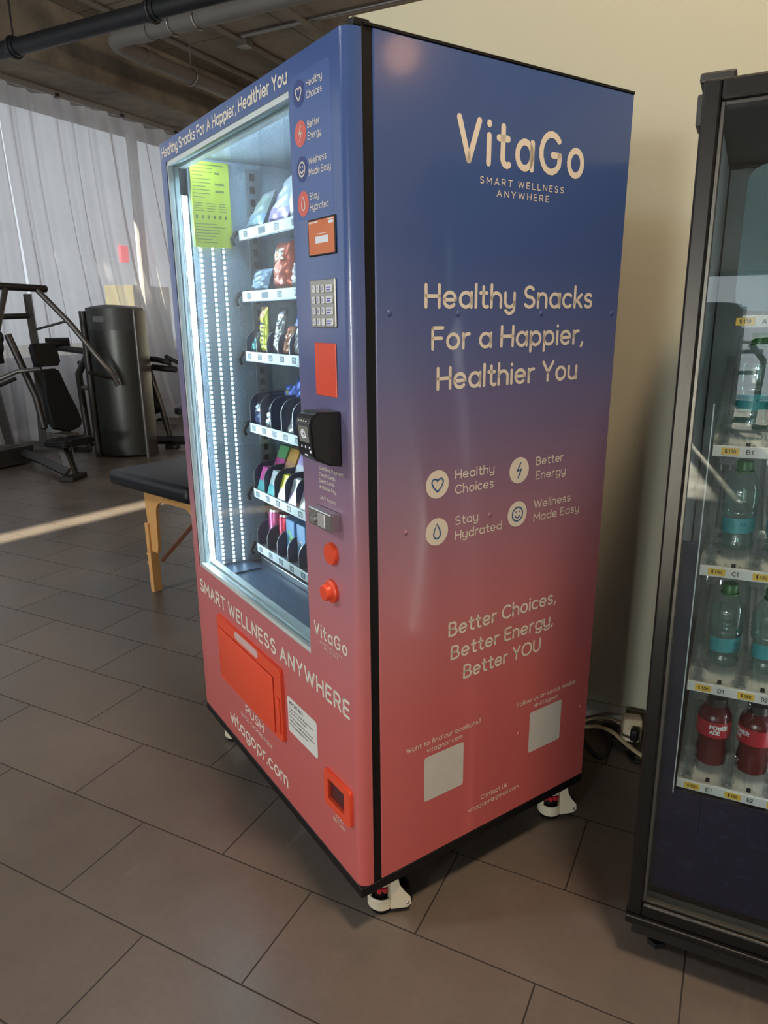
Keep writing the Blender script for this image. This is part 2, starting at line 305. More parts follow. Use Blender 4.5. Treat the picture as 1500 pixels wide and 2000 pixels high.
def concrete_material(name, c0, c1, scale=.6, lines=True):
    m = bpy.data.materials.new(name); m.use_nodes = True; nt = m.node_tree; N = nt.nodes; L = nt.links; b = N['Principled BSDF']
    tc = N.new('ShaderNodeTexCoord'); n1 = N.new('ShaderNodeTexNoise'); n1.inputs['Scale'].default_value = scale; n1.inputs['Detail'].default_value = 8; n1.inputs['Roughness'].default_value = .7
    L.new(tc.outputs['Object'], n1.inputs['Vector'])
    cr = N.new('ShaderNodeValToRGB'); cr.color_ramp.elements[0].position = .35; cr.color_ramp.elements[1].position = .68
    cr.color_ramp.elements[0].color = (*c0, 1); cr.color_ramp.elements[1].color = (*c1, 1); L.new(n1.outputs['Fac'], cr.inputs[0])
    if lines:
        br = N.new('ShaderNodeTexBrick'); br.offset = 0; br.inputs['Color1'].default_value = (1, 1, 1, 1); br.inputs['Color2'].default_value = (.86, .86, .86, 1); br.inputs['Mortar'].default_value = (.45, .42, .4, 1)
        br.inputs['Scale'].default_value = 1; br.inputs['Mortar Size'].default_value = .012; br.inputs['Brick Width'].default_value = 2.44; br.inputs['Row Height'].default_value = 1.22; L.new(tc.outputs['Object'], br.inputs['Vector'])
        mx = N.new('ShaderNodeMix'); mx.data_type = 'RGBA'; mx.blend_type = 'MULTIPLY'; mx.inputs[0].default_value = 1; L.new(cr.outputs[0], mx.inputs[6]); L.new(br.outputs['Color'], mx.inputs[7]); L.new(mx.outputs[2], b.inputs['Base Color'])
    else: L.new(cr.outputs[0], b.inputs['Base Color'])
    b.inputs['Roughness'].default_value = .85
    bp = N.new('ShaderNodeBump'); bp.inputs['Strength'].default_value = .25; bp.inputs['Distance'].default_value = .01; L.new(n1.outputs['Fac'], bp.inputs['Height']); L.new(bp.outputs[0], b.inputs['Normal'])
    return m
M_floor = floor_material()
M_slab = concrete_material('ceiling_concrete', (.26, .22, .18), (.44, .38, .31))
M_beam = concrete_material('beam_concrete', (.15, .13, .11), (.34, .29, .22), 1.4, False)
M_wall = mat('wall_paint', (.44, .445, .35), .7, var=.03, scale=3, bump=.08, bscale=160)
M_wallw = mat('wall_paint_pale', (.55, .53, .48), .8, var=.04, scale=2)
M_base = mat('baseboard_grey', (.34, .33, .29), .5, var=.06)
M_frame = mat('dark_window_frame', (.05, .05, .055), .4, .3)
M_pframe = mat('pale_window_frame_paint', (.45, .45, .45), .5)
M_pane = clear('window_pane', (.95, .97, .97), 1.45)
XL, XR, YF, YB, ZC = -7.9, 3.2, -10.0, 13.0, 4.55
struct('floor', MB().box(XL, XR, YF, YB, -.12, 0), M_floor)
struct('ceiling', MB().box(XL, XR, YF, YB, ZC, ZC + .2), M_slab)
struct('wall_back', MB().box(-1.353, XR, 2.435, 2.60, 0, 2.465), M_wall)
struct('baseboard_back', MB().box(-1.353, XR, 2.423, 2.4352, 0, .078, .003, 1), M_base)
struct('wall_right', MB().box(XR, XR + .2, YF, YB, 0, ZC + .2), M_wallw)
struct('wall_far', MB().box(XL, XR, YB, YB + .2, 0, ZC + .2), M_wallw)
b = MB().box(-24, -7.22, YF - .2, YF, 2.12, 7).box(-6.98, XR + .2, YF - .2, YF, 2.12, 7).box(-24, XL + .3, YF - .2, YF, 0, 2.12).box(2.8, XR + .2, YF - .2, YF, 0, 2.12).box(-7.22, -6.98, YF - .2, YF, ZC, 7)  # wing past the room added to block sun; slit shaped for floor stripe
struct('wall_front', b, M_wallw)
for i in range(5):
    x0 = -7.6 + i * 2.08; x1 = x0 + 2.08
    w = MB().box(x0, x0 + .06, YF - .12, YF - .04, 0, 2.12).box(x1 - .06, x1, YF - .12, YF - .04, 0, 2.12).box(x0, x1, YF - .12, YF - .04, 2.05, 2.12).box(x0, x1, YF - .12, YF - .04, 0, .1).box(x0, x1, YF - .12, YF - .04, 1.0, 1.05)
    w = struct('window_%d' % (i + 1), w, M_frame)
    link('pane', MB().box(x0 + .06, x1 - .06, YF - .085, YF - .08, .1, 2.05), M_pane, w)
# window wall behind the curtains
for i in range(9):
    y0 = -10 + i * 2.55; y1 = y0 + 2.55
    w = MB().box(-7.82, -7.74, y0, y0 + .06, 0, 3.96).box(-7.82, -7.74, y1 - .06, y1, 0, 3.96).box(-7.82, -7.74, y0, y1, 0, .1)
    w = struct('window_%d' % (i + 6), w, M_pframe)
    link('pane', MB().box(-7.785, -7.78, y0 + .06, y1 - .06, .1, 3.96), M_pane, w)
struct('beam_left', MB().box(-7.9, -6.62, -6.5, YB, 3.96, ZC + .01, .02, 2), M_beam)
struct('trim_1', MB().box(-7.42, -7.28, YF, YB, 3.90, 3.965), mat('track_board', (.30, .29, .28), .6))
# outdoors
struct('ground_outside', MB().box(-40, XL, -40, 40, -.14, -.02), mat('paving', (.06, .06, .06), .9, scale=1))
struct('sky_blocker_outside', MB().box(-8.4, -8.3, -8, 30, .10, 1.0), mat('blocker_dark', (.05, .05, .055), .9))  # dark panel added off the ground to block sky light from lower curtain
bo = MB().prism([(-22.0, 20.1), (-20.9, 20.45), (-21.5, 23.0), (-22.6, 22.6)], lambda u, v, d: (u, v, d), 0, 2.72).prism([(-20.2, 21.9), (-19.6, 22.1), (-20.0, 24.0), (-20.6, 23.8)], lambda u, v, d: (u, v, d), 0, 2.72)
struct('building_outside', bo, mat('yellow_render', (.13, .115, .05), .9, scale=.6))
struct('shading_eave_outside', MB().box(-8.7, XL, -9, 30, 4.1, 4.3), mat('shading_eave', (.25, .25, .25), .9))  # unseen eave, its depth shaped to darken the curtain top mildly

# curtains
def curtain_material():
    m = bpy.data.materials.new('sheer_voile'); m.use_nodes = True; nt = m.node_tree; N = nt.nodes; L = nt.links; N.remove(N['Principled BSDF']); out = N['Material Output']
    tl = N.new('ShaderNodeBsdfTranslucent'); df = N.new('ShaderNodeBsdfDiffuse'); tp = N.new('ShaderNodeBsdfTransparent')
    tc = N.new('ShaderNodeTexCoord'); nz = N.new('ShaderNodeTexNoise'); nz.inputs['Scale'].default_value = 3; L.new(tc.outputs['Object'], nz.inputs['Vector'])
    cr = N.new('ShaderNodeValToRGB'); cr.color_ramp.elements[0].color = (.58, .565, .58, 1); cr.color_ramp.elements[1].color = (.72, .70, .72, 1); L.new(nz.outputs['Fac'], cr.inputs[0])
    L.new(cr.outputs[0], tl.inputs[0]); L.new(cr.outputs[0], df.inputs[0])
    a = N.new('ShaderNodeMixShader'); a.inputs[0].default_value = .4; L.new(tl.outputs[0], a.inputs[1]); L.new(df.outputs[0], a.inputs[2])
    lw = N.new('ShaderNodeLayerWeight'); lw.inputs[0].default_value = .35
    mr = N.new('ShaderNodeMapRange'); mr.inputs[3].default_value = .72; mr.inputs[4].default_value = .95; L.new(lw.outputs['Facing'], mr.inputs[0])
    c = N.new('ShaderNodeMixShader'); L.new(mr.outputs[0], c.inputs[0]); L.new(tp.outputs[0], c.inputs[1]); L.new(a.outputs[0], c.inputs[2]); L.new(c.outputs[0], out.inputs[0])
    return m
M_curt = curtain_material()
def curtain(y0, y1, lean0, lean1, label, seed):
    rnd = random.Random(seed); n = int((y1 - y0) / .018); nz = 26; mb = MB(); rows = []
    ph = [rnd.uniform(0, 6.28) for _ in range(6)]
    for j in range(nz + 1):
        t = j / nz; z = 3.90 - t * 3.80; row = []
        for i in range(n + 1):
            s = i / n; y = y0 + (y1 - y0) * s; q = y * 1.0
            w = math.sin(q * 21 + 1.6 * math.sin(q * 2.3 + ph[0]) + ph[1]) * .6 + math.sin(q * 11.3 + 1.2 * math.sin(q * 1.7 + ph[2]) + ph[3]) * .5 + math.sin(q * 43 + ph[4]) * .22
            amp = .065 + .075 * t
            x = -7.35 + amp * w + .02 * math.sin(z * 1.7 + q * 2)
            yy = y + (lean0 + (lean1 - lean0) * min(1, s * 1.2)) * (3.90 - z) * (.4 + .6 * t) + .018 * math.cos(q * 21 + ph[5])
            row.append(mb.bm.verts.new((x, yy, z)))
        rows.append(row)
    for j in range(nz):
        for i in range(n): mb.bm.faces.new((rows[j][i], rows[j][i + 1], rows[j + 1][i + 1], rows[j + 1][i]))
    return tag(link('curtain', mb, M_curt, None, True), label, 'curtain', 'sheer curtains on the window wall')
curtain(1.4, 5.53, .0, .0, 'sheer grey curtain before the bright window gap at the picture edge', 3)
curtain(5.56, 8.6, .025, .30, 'sheer grey curtain with slanting folds behind the tall weight stack', 5)
rail = tag(link('curtain_rail', MB().tube([(-7.30, YF + .3, 3.915), (-7.30, YB - .3, 3.915)], .016, 10), mat('rail_white', (.62, .62, .62), .35)), 'long pale curtain rail under the concrete beam', 'curtain rail')
for i in range(8): link('bracket', MB().box(-7.335, -7.27, 1.5 + i * .95, 1.55 + i * .95, 3.90, 3.935), M_frame, rail)
es = tag(link('exit_sign', MB().box(-7.7795, -7.74, 7.42, 7.56, 2.22, 2.44, .005), mat('sign_red', (.7, .03, .05), .5, emit=(1, .05, .09), estr=1.8)), 'small red sign glowing through the sheer curtain above the weight stack', 'sign')

# pipes under the slab
M_dark = mat('dark_pipe_paint', (.010, .012, .016), .5); M_grey = mat('grey_pipe_paint', (.20, .19, .18), .6); M_steel = mat('galvanised', (.30, .30, .30), .4, .8)
dp = tag(link('dark_pipe', MB().tube([(-7.2, 4.82, 3.78), (3, 4.82, 3.78)], .068, 20), M_dark, None, True), 'thick black pipe crossing under the concrete ceiling', 'pipe')
for x in (-6.05, -4.42, -2.6):
    link('hanger', MB().tube([(x, 4.82 + .082 * math.cos(R(t)), 3.78 + .082 * math.sin(R(t))) for t in range(0, 360, 20)], .012, 8, close=True).cyl((x, 4.82, 3.85), (x, 4.82, 4.55), .008), M_dark, dp)
    link('clamp', MB().cyl((x - .05, 4.82, 3.78), (x + .05, 4.82, 3.78), .078), M_dark, dp)
gp = tag(link('grey_pipe', MB().tube([(-6.02, 12.5, 4.13), (-6.02, 6.10, 4.13), (-6.015, 6.02, 4.135), (-5.99, 5.955, 4.145), (-5.93, 5.925, 4.15), (-5.85, 5.92, 4.15), (3, 5.92, 4.15)], .076, 20), M_grey, None, True), 'grey painted pipe with an elbow below the ceiling', 'pipe')
link('coupling', MB().cyl((-5.62, 5.92, 4.15), (-5.48, 5.92, 4.15), .088), M_grey, gp, True); link('coupling', MB().cyl((-6.02, 6.35, 4.13), (-6.02, 6.5, 4.13), .088), M_grey, gp, True)
for p, ax in (((-6.02, 7.1, 4.13), 1), ((-4.9, 5.92, 4.15), 0), ((-5.2, 5.92, 4.15), 0)):
    pts = [((p[0] + .085 * math.cos(R(t)), p[1], p[2] + .085 * math.sin(R(t))) if ax else (p[0], p[1] + .085 * math.cos(R(t)), p[2] + .085 * math.sin(R(t)))) for t in range(0, 360, 20)]
    link('hanger', MB().tube(pts, .009, 8, close=True).cyl((p[0], p[1], p[2] + .08), (p[0], p[1], 4.55), .007), M_steel, gp)
def conduit(pts, r, label, m, box=None):
    o = tag(link('conduit', MB().tube(pts, r, 10), m, None, True), label, 'conduit', 'conduits fixed to the ceiling')
    if box: link('junction_box', MB().box(box[0] - .07, box[0] + .07, box[1] - .07, box[1] + .07, 4.47, 4.549, .005), M_steel, o)
conduit([(-6.25, 1, 4.515), (-6.25, 12, 4.515)], .03, 'dark conduit on the slab beside the concrete beam', M_grey)
conduit([(-5.55, 6.3, 4.518), (-5.55, 12, 4.518)], .028, 'conduit with a junction box on the ceiling slab', M_grey, (-5.55, 7.5))
conduit([(-4.55, 6.2, 4.47), (-4.55, 7.6, 4.47), (-4.75, 8.1, 4.47), (-4.75, 12, 4.47)], .03, 'bent conduit nearest the pale partition wall', M_grey)
conduit([(-5.47, 7.35, 4.53), (1.5, 7.35, 4.53)], .0195, 'thin light conduit crossing the warm lit ceiling', M_steel)

# ================================================================== vending machine
MO = Vector((-.67386, 1.19582, 0)); MR = math.atan2(.87315401, .48744444)
def W(a, b, z): return (MO.x + a * .48744444 - b * .87315401, MO.y + a * .87315401 + b * .48744444, z)
def wrap_material(name):
    m = bpy.data.materials.new(name); m.use_nodes = True; nt = m.node_tree; N = nt.nodes; L = nt.links; b = N['Principled BSDF']
    tc = N.new('ShaderNodeTexCoord'); sp = N.new('ShaderNodeSeparateXYZ'); L.new(tc.outputs['Object'], sp.inputs[0])
    mr = N.new('ShaderNodeMapRange'); mr.inputs[1].default_value = .14; mr.inputs[2].default_value = 1.96; L.new(sp.outputs['Z'], mr.inputs[0])
    cr = N.new('ShaderNodeValToRGB'); E = cr.color_ramp.elements
    stops = [(0, (.58, .120, .115)), (.22, (.58, .145, .145)), (.36, (.52, .180, .20)), (.48, (.35, .185, .255)), (.58, (.205, .160, .28)), (.68, (.115, .140, .31)), (.80, (.062, .112, .31)), (1, (.045, .10, .30))]
    E[0].position, E[0].color = stops[0][0], (*stops[0][1], 1); E[1].position, E[1].color = stops[-1][0], (*stops[-1][1], 1)
    for p, c in stops[1:-1]: e = E.new(p); e.color = (*c, 1)
    L.new(mr.outputs[0], cr.inputs[0]); L.new(cr.outputs[0], b.inputs['Base Color'])
    b.inputs['Roughness'].default_value = .22; b.inputs['Specular IOR Level'].default_value = .4; b.inputs['Coat Weight'].default_value = .3; b.inputs['Coat Roughness'].default_value = .09
    nz = N.new('ShaderNodeTexNoise'); nz.inputs['Scale'].default_value = 140; L.new(tc.outputs['Object'], nz.inputs['Vector'])
    bp = N.new('ShaderNodeBump'); bp.inputs['Strength'].default_value = .06; bp.inputs['Distance'].default_value = .002; L.new(nz.outputs['Fac'], bp.inputs['Height']); L.new(bp.outputs[0], b.inputs['Normal'])
    return m
M_wrap = wrap_material('printed_vinyl_wrap')
M_black = mat('black_plastic', (.005, .005, .006), .45, spec=.3); M_cream = mat('cream_vinyl', (.78, .73, .64), .5, var=.02)
M_liner = mat('stucco_steel', (.46, .56, .66), .42, .12, var=.05, bump=.7, bscale=210)
M_coral = mat('coral_plastic', (.80, .085, .035), .35, var=.03); M_silver = mat('brushed_silver', (.55, .56, .57), .3, .9)
M_white = mat('white_plastic', (.78, .80, .80), .4); M_navy = mat('navy_vinyl', (.025, .05, .21), .4); M_salmon = mat('salmon_vinyl', (.70, .13, .10), .4)
M_ink = mat('blue_ink', (.05, .13, .30), .5); M_darkink = mat('dark_ink', (.03, .04, .07), .6)
vm = empty('vending_machine', MO, MR, 'tall blue to coral snack vending machine with lit window and printed side', 'vending machine')
side = lambda u, v: (u, -.0006, v)          # lettering plane of the side panel, reads towards +a
frn = lambda u, v: (-.0006, 1.04 - u, v)    # lettering plane of the front; u runs from the hinge side
off = lambda fn, d, ax: (lambda u, v: tuple(c + (d if i == ax else 0) for i, c in enumerate(fn(u, v))))
Wd, D, Z0, Z1 = 1.037, .7776, .146, 1.954
cab = MB().box(.058, D, 0, .02, Z0, Z1, .002, 1).box(.058, D, Wd - .02, Wd, Z0, Z1, .002, 1).box(D - .02, D, .02, Wd - .02, Z0, Z1).box(.058, D, .02, Wd - .02, Z0, Z0 + .02)
cab = link('cabinet', cab, M_wrap, vm)
link('top_panel', MB().box(.04, D + .001, -.001, Wd + .001, Z1, Z1 + .006, .001, 1), M_black, vm)
link('gasket', MB().box(.034, .058, .003, .035, Z0, Z1).box(.034, .058, Wd - .035, Wd - .003, Z0, Z1).box(.034, .058, .035, Wd - .035, Z1 - .03, Z1).box(.034, .058, .035, Wd - .035, Z0, Z0 + .03), M_black, vm)
link('base_frame', MB().box(-.002, D, -.001, Wd + .001, .119, Z0, .002, 1), M_black, vm)
for c0, c1 in ((.004, .03), (Wd - .04, Wd - .004)): link('corner_cap', MB().box(.02, .055, c0, c1, Z1 - .002, Z1 + .012, .003), M_black, vm)
# door: two stiles with a rounded outer edge, two rails
WB0, WB1, WZ0, WZ1 = .217, .992, .676, 1.898
def stile(mb, b0, b1, near):
    r = .024 if near else .006; o = [(.034, b0), (.034, b1)]
    if near: P = [(.034, b1), (0, b1), (0, b0 + r)] + [(r - r * math.cos(R(t)), b0 + r - r * math.sin(R(t))) for t in (15, 30, 45, 60, 75, 90)] + [(.034, b0)]
    else: P = [(.034, b0), (0, b0), (0, b1 - r)] + [(r - r * math.cos(R(t)), b1 - r + r * math.sin(R(t))) for t in (15, 30, 45, 60, 75, 90)] + [(.034, b1)]
    mb.prism(P, lambda u, v, d: (u, v, d), Z0, Z1 - .004)
d = MB(); stile(d, 0, WB0, True); stile(d, WB1, 1.043, False)
d.box(0, .034, WB0, WB1, WZ1, Z1 - .004).box(0, .034, WB0, WB1, Z0, WZ0)
door = link('door', d, M_wrap, vm, True)
M_wf = mat('pale_window_frame', (.66, .74, .74), .3, .2)
wf = MB()
for x0, x1, t in ((.002, .012, .012), (.012, .03, .007), (.03, .05, .016)):
    wf.box(x0, x1, WB0, WB0 + .0015, WZ0, WZ1).box(x0, min(x1, .032), WB1 - min(t, .008), WB1, WZ0, WZ1).box(x0, x1, WB0 + .0015, WB1 - t, WZ0, WZ0 + t).box(x0, x1, WB0 + .0015, WB1 - t, WZ1 - t, WZ1)
link('window_frame', wf, M_wf, vm)
M_glass = clear('door_glass', (.90, .96, .97), 1.5, .0, .05)
link('glass_pane', MB().box(.016, .020, WB0 + .007, WB1 - .007, WZ0 + .007, WZ1 - .007), M_glass, vm)
# inside
IL, IR, IZ0, IZ1, IBk = .987, .205, .655, 1.916, .66
lin = MB().box(.058, IBk, IL, IL + .012, IZ0, IZ1).box(IBk, IBk + .012, IR, IL, IZ0, IZ1).box(.058, IBk, IR - .012, IR, Z0 + .03, IZ1).box(.058, IBk, IR, IL, IZ1, IZ1 + .012)
link('liner', lin, M_liner, vm)
link('delivery_floor', MB().box(.058, IBk, IR, IL, IZ0 - .02, IZ0 - .002).box(.07, .18, .90, .985, IZ0 - .002, IZ0 + .004), mat('dark_tray', (.07, .12, .19), .35, .2), vm)
link('front_bar', MB().box(.205, .225, IR, .96, IZ0 - .002, IZ0 + .022, .003), M_silver, vm)
M_led = emis('led_bead', (.70, .87, 1.0), 140); M_led_reflection = emis('led_reflection_dim', (.80, .93, 1.0), 11); M_strip = mat('strip_backing', (.36, .44, .48), .4)  # first column is the LED strip; dim ones stand in for its reflections
for k, (a, w, m, n) in enumerate(((.043, .010, M_led, 92), (.080, .0055, M_led_reflection, 78), (.117, .005, M_led_reflection, 76), (.152, .0045, M_led_reflection, 74))):
    top = 1.812 - .006 * k; o = link('led_and_reflection_strip', MB().box(a - w * .9, a + w * .9, IL - .004, IL, .66, top), M_strip, vm); bm_ = MB(); st = (top - .668) / n
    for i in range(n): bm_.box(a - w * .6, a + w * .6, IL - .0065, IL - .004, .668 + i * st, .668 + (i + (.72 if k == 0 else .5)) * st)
    link('led_and_reflection_beads', bm_, m, o)
link('top_fill_strip', MB().box(.062, .075, IR + .02, IL - .02, IZ1 - .012, IZ1 - .002), emis('fill_strip_glow', (.60, .82, 1.0), 42), vm)  # glowing bar added under the liner top to brighten the interior
rail_ = MB().box(.235, .275, IL - .012, IL - .004, .66, 1.9).box(.56, .60, IL - .012, IL - .004, .66, 1.9)
sl = link('shelf_rail', rail_, mat('rail_steel', (.30, .36, .40), .4, .6), vm)
sb = MB()
for i in range(34): sb.box(.246, .262, IL - .0135, IL - .0115, .68 + i * .036, .70 + i * .036)
link('slots', sb, M_black, sl)
# instruction sheet on the left inner wall
pap = link('instruction_sheet', MB().box(.062, .180, IL - .0125, IL - .0115, 1.672, 1.908), mat('yellow_paper', (.74, .80, .04), .7, var=.05), vm)
pt = MB(); rr = random.Random(2); pf = lambda u, v: (u, IL - .0130, v)
def bar(mb, u0, u1, v0, v1, fn): mb.poly([fn(u0, v0), fn(u1, v0), fn(u1, v1), fn(u0, v1)])
z = 1.900; bar(pt, .075, .165, z - .003, z, pf)
for i in range(9):
    z -= .0098; bar(pt, .066, .066 + rr.uniform(.03, .065), z - .0022, z, pf)
    if i in (1, 4, 6): bar(pt, .135, .135 + rr.uniform(.015, .035), z - .006, z, pf)
for c in range(3):
    for i in range(4): bar(pt, .068 + c * .038, .068 + c * .038 + rr.uniform(.02, .03), 1.795 - i * .007 - .002, 1.795 - i * .007, pf)
for c in range(6): bar(pt, .07 + c * .018, .077 + c * .018, 1.752, 1.762, pf)
for i in range(7): bar(pt, .066, .066 + rr.uniform(.05, .1), 1.738 - i * .0085 - .002, 1.738 - i * .0085, pf)
link('print', pt, mat('olive_ink', (.22, .26, .03), .7), pap)

# shelves
SA = .19
SH = [(1.690, ['01', '', '03', '']), (1.514, ['11', '', '13', '15']), (1.335, ['21', '22', '23', '24', '25']), (1.110, ['31', '32', '33', '34', '35']), (.892, ['41', '42', '43', '44', '45']), (.700, ['51', '52', '53', '54', '55'])]
M_tray = mat('grey_tray', (.26, .31, .35), .4, .4); M_rail = mat('price_rail_white', (.80, .86, .86), .4); M_div = mat('navy_divider', (.022, .045, .115), .38, spec=.4)
M_tagm = mat('price_tag_grey', (.10, .13, .16), .5); SF = lambda u, v: (SA - .0038, 1.04 - u, v)
SLOT = [.952, .874, .799, .724, .650, .576, .502, .428, .354]
for k, (z, tags) in enumerate(SH):
    s = MB().box(SA, .62, IR + .01, .955, z + .018, z + .022).box(SA, SA + .004, IR + .01, .955, z, z + .03)
    s = link('shelf', s, M_tray, vm)
    link('price_rail', MB().box(SA - .003, SA, IR + .01, .94, z + .002, z + .031, .001, 1), M_rail, s)
    link('hook', MB().tube([(SA - .012, .962, z - .012), (SA - .016, .963, z + .006), (SA - .004, .963, z + .024), (SA + .03, .965, z + .03)], .007, 8), M_black, s)
    for i, t in enumerate(tags):
        b0 = (.925 - .0755 * i) if k > 1 else (.905 - .105 * i)
        tm = MB().box(SA - .0036, SA - .003, b0 - (.026 if len(t) else .045), b0, z + .008, z + .025); tm.mi = 1
        if t: text(tm, t, SF, 1.04 - b0 + .004, 1.04 - b0 + .021, z + .011, .011, .16)
        link('price_tag', tm, [M_tagm, M_rail], s)
    if k >= 2:
        for i, b0 in enumerate(SLOT):
            h = (.075, .102, .092, .082)[k - 2]; a1 = .32
            if k == 2 and i not in (0, 1, 2, 3, 4): continue
            P = [(SA + .006, z + .022), (a1, z + .022), (a1, z + .022 + h), (SA + .05, z + .022 + h)] + [(SA + .05 - .044 * math.sin(R(t)), z + .022 + h - .044 + .044 * math.cos(R(t))) for t in (20, 40, 60, 80, 90)]
            link('divider', MB().prism(P, lambda u, v, d_: (u, d_, v), b0, b0 + .0018), M_div, s)
            link('divider_edge', MB().tube([(p[0] - .001, b0 + .0009, p[1] + .001) for p in P[2:]] + [(SA + .005, b0 + .0009, z + .03)], .0014, 6), M_silver, s)
            link('coil', MB().tube([(SA + .105 + t * .002, b0 - .037 + .030 * math.cos(t * .55 + 1.5), z + .055 + .030 * math.sin(t * .55 + 1.5)) for t in range(0, 16)], .0016, 5), M_silver, s)

# lettering on the side panel
def side_text(lines, part='lettering', m=None):
    for L_ in lines: link(part, text(MB(), L_[0], side, *L_[1:]), m or M_cream, vm)
side_text([('VitaGo', .251, .621, 1.759, .087, .175, .36)], 'logo_lettering')
side_text([('SMART WELLNESS', .314, .560, 1.726, .0135, .16, .52, .55), ('ANYWHERE', .361, .515, 1.7045, .0135, .16, .52)])
side_text([('Healthy Snacks', .175, .680, 1.481, .050, .175), ('For a Happier,', .193, .656, 1.398, .049, .175), ('Healthier You', .208, .642, 1.315, .050, .175)])
for kind, cx, cz in (('heart', .214, 1.112), ('bolt', .461, 1.112), ('drop', .214, 1.0035), ('smile', .461, 1.004)):
    mb = MB(); disc(mb, cx, cz, .0318, side); o = link('icon_badge', mb, M_cream, vm)
    mb = MB(); icon(mb, kind, cx, cz, .0318, off(side, -.0005, 1), .0036); link('icon', mb, M_ink, o)
side_text([('Healthy', .264, .381, 1.1165, .0215, .145), ('Choices', .264, .380, 1.082, .0215, .145)])
side_text([('Better', .516, .611, 1.1165, .0215, .145), ('Energy', .517, .623, 1.081, .0215, .145)])
side_text([('Stay', .266, .335, 1.009, .0215, .145), ('Hydrated', .267, .411, .9745, .0215, .145)])
side_text([('Wellness', .516, .648, 1.008, .0215, .145), ('Made Easy', .517, .683, .9745, .0215, .145)])
side_text([('Better Choices,', .252, .616, .7345, .0385, .17), ('Better Energy,', .260, .610, .6725, .0375, .17), ('Better YOU', .301, .568, .610, .0385, .17)])
side_text([('Want to find our locations?', .130, .365, .4665, .0135, .14), ('vitagopr.com', .191, .304, .4455, .0125, .14)])
side_text([('Follow us on social media!', .491, .717, .4655, .0140, .14), ('@vitagopr', .557, .650, .4440, .0125, .14)])
side_text([('Contact Us', .373, .468, .2325, .0145, .14), ('vitagopr@gmail.com', .330, .512, .2105, .0130, .14)])
for a0, a1, z0, z1 in ((.184, .3085, .3085, .4335), (.542, .6655, .3075, .4325)):
    mb = MB(); mb.poly([side(*p) for p in rrect(a0, a1, z0, z1, .006)]); link('square_sticker', mb, mat('sticker_cream', (.62, .60, .56), .5), vm)
for a, z in ((.089, 1.473), (.264, 1.472), (.509, 1.471), (.754, 1.470), (.129, 1.017), (.372, 1.016), (.503, .384), (.749, .382)):
    link('rivet', MB().sphere((a, .0005, z), .0062, (1, .45, 1), 14), M_wrap, vm, True)

# lettering on the front
f2 = lambda b0, b1: (1.04 - b0, 1.04 - b1)
def front_text(lines, part='lettering', m=None, fn=None, parent=None):
    for s_, b0, b1, *rest in lines: link(part, text(MB(), s_, fn or frn, *f2(b0, b1), *rest), m or M_cream, parent or vm)
front_text([('Healthy Snacks For A Happier, Healthier You', 1.021, .219, 1.9105, .0285, .205)])
front_text([('SMART WELLNESS ANYWHERE', 1.004, .037, .584, .0465, .20, .32)])
front_text([('VitaGo', .194, .041, .7405, .035, .18, .36)], 'logo_lettering')
front_text([('SMART WELLNESS', .168, .066, .7265, .0062, .13, .5, .5), ('ANYWHERE', .149, .084, .7175, .0062, .13, .5)])
front_text([('PUSH', .670, .537, .284, .033, .18, .3)]); front_text([('GOOD CHOICES INSIDE', .712, .481, .2585, .0130, .15)])
front_text([('vitagopr.com', .809, .387, .185, .0495, .165)])
front_text([('COIN', .118, .083, .2735, .0085, .15), ('RETURN', .130, .072, .2575, .0095, .15)])
front_text([('Cashless Payment,', .143, .037, 1.149, .0085, .17), ('Credit Cards,', .143, .072, 1.1345, .0085, .17), ('Debit Cards', .143, .077, 1.1205, .0085, .17), ('& Mobile Pay.', .143, .069, 1.1065, .0085, .17), ('24/7 Access', .142, .073, 1.0825, .0080, .17)])
for (kind, bc, zc, m_), (l1, e1), (l2, e2) in ((('heart', .1735, 1.882, M_navy), ('Healthy', .081), ('Choices', .083)), (('bolt', .172, 1.812, M_salmon), ('Better', .094), ('Energy', .090)), (('smile', .1705, 1.748, M_navy), ('Wellness', .073), ('Made Easy', .057)), (('drop', .170, 1.685, M_salmon), ('Stay', .105), ('Hydrated', .069))):
    mb = MB(); disc(mb, 1.04 - bc, zc, .0235, frn); o = link('icon_badge', mb, m_, vm)
    mb = MB(); icon(mb, kind, 1.04 - bc, zc, .0235, off(frn, -.0005, 0), .0030); link('icon', mb, M_cream, o)
    front_text([(l1, .143, e1, zc + .0035, .0132, .155), (l2, .143, e2, zc - .0165, .0132, .155)])
mb = MB(); mb.poly([tuple(c + (.0004 if i == 0 else 0) for i, c in enumerate(frn(*p))) for p in rrect(1.04 - .207, 1.04 - .050, 1.655, 1.915, .016)]); link('badge_panel', mb, mat('badge_blue', (.056, .115, .345), .25), vm)
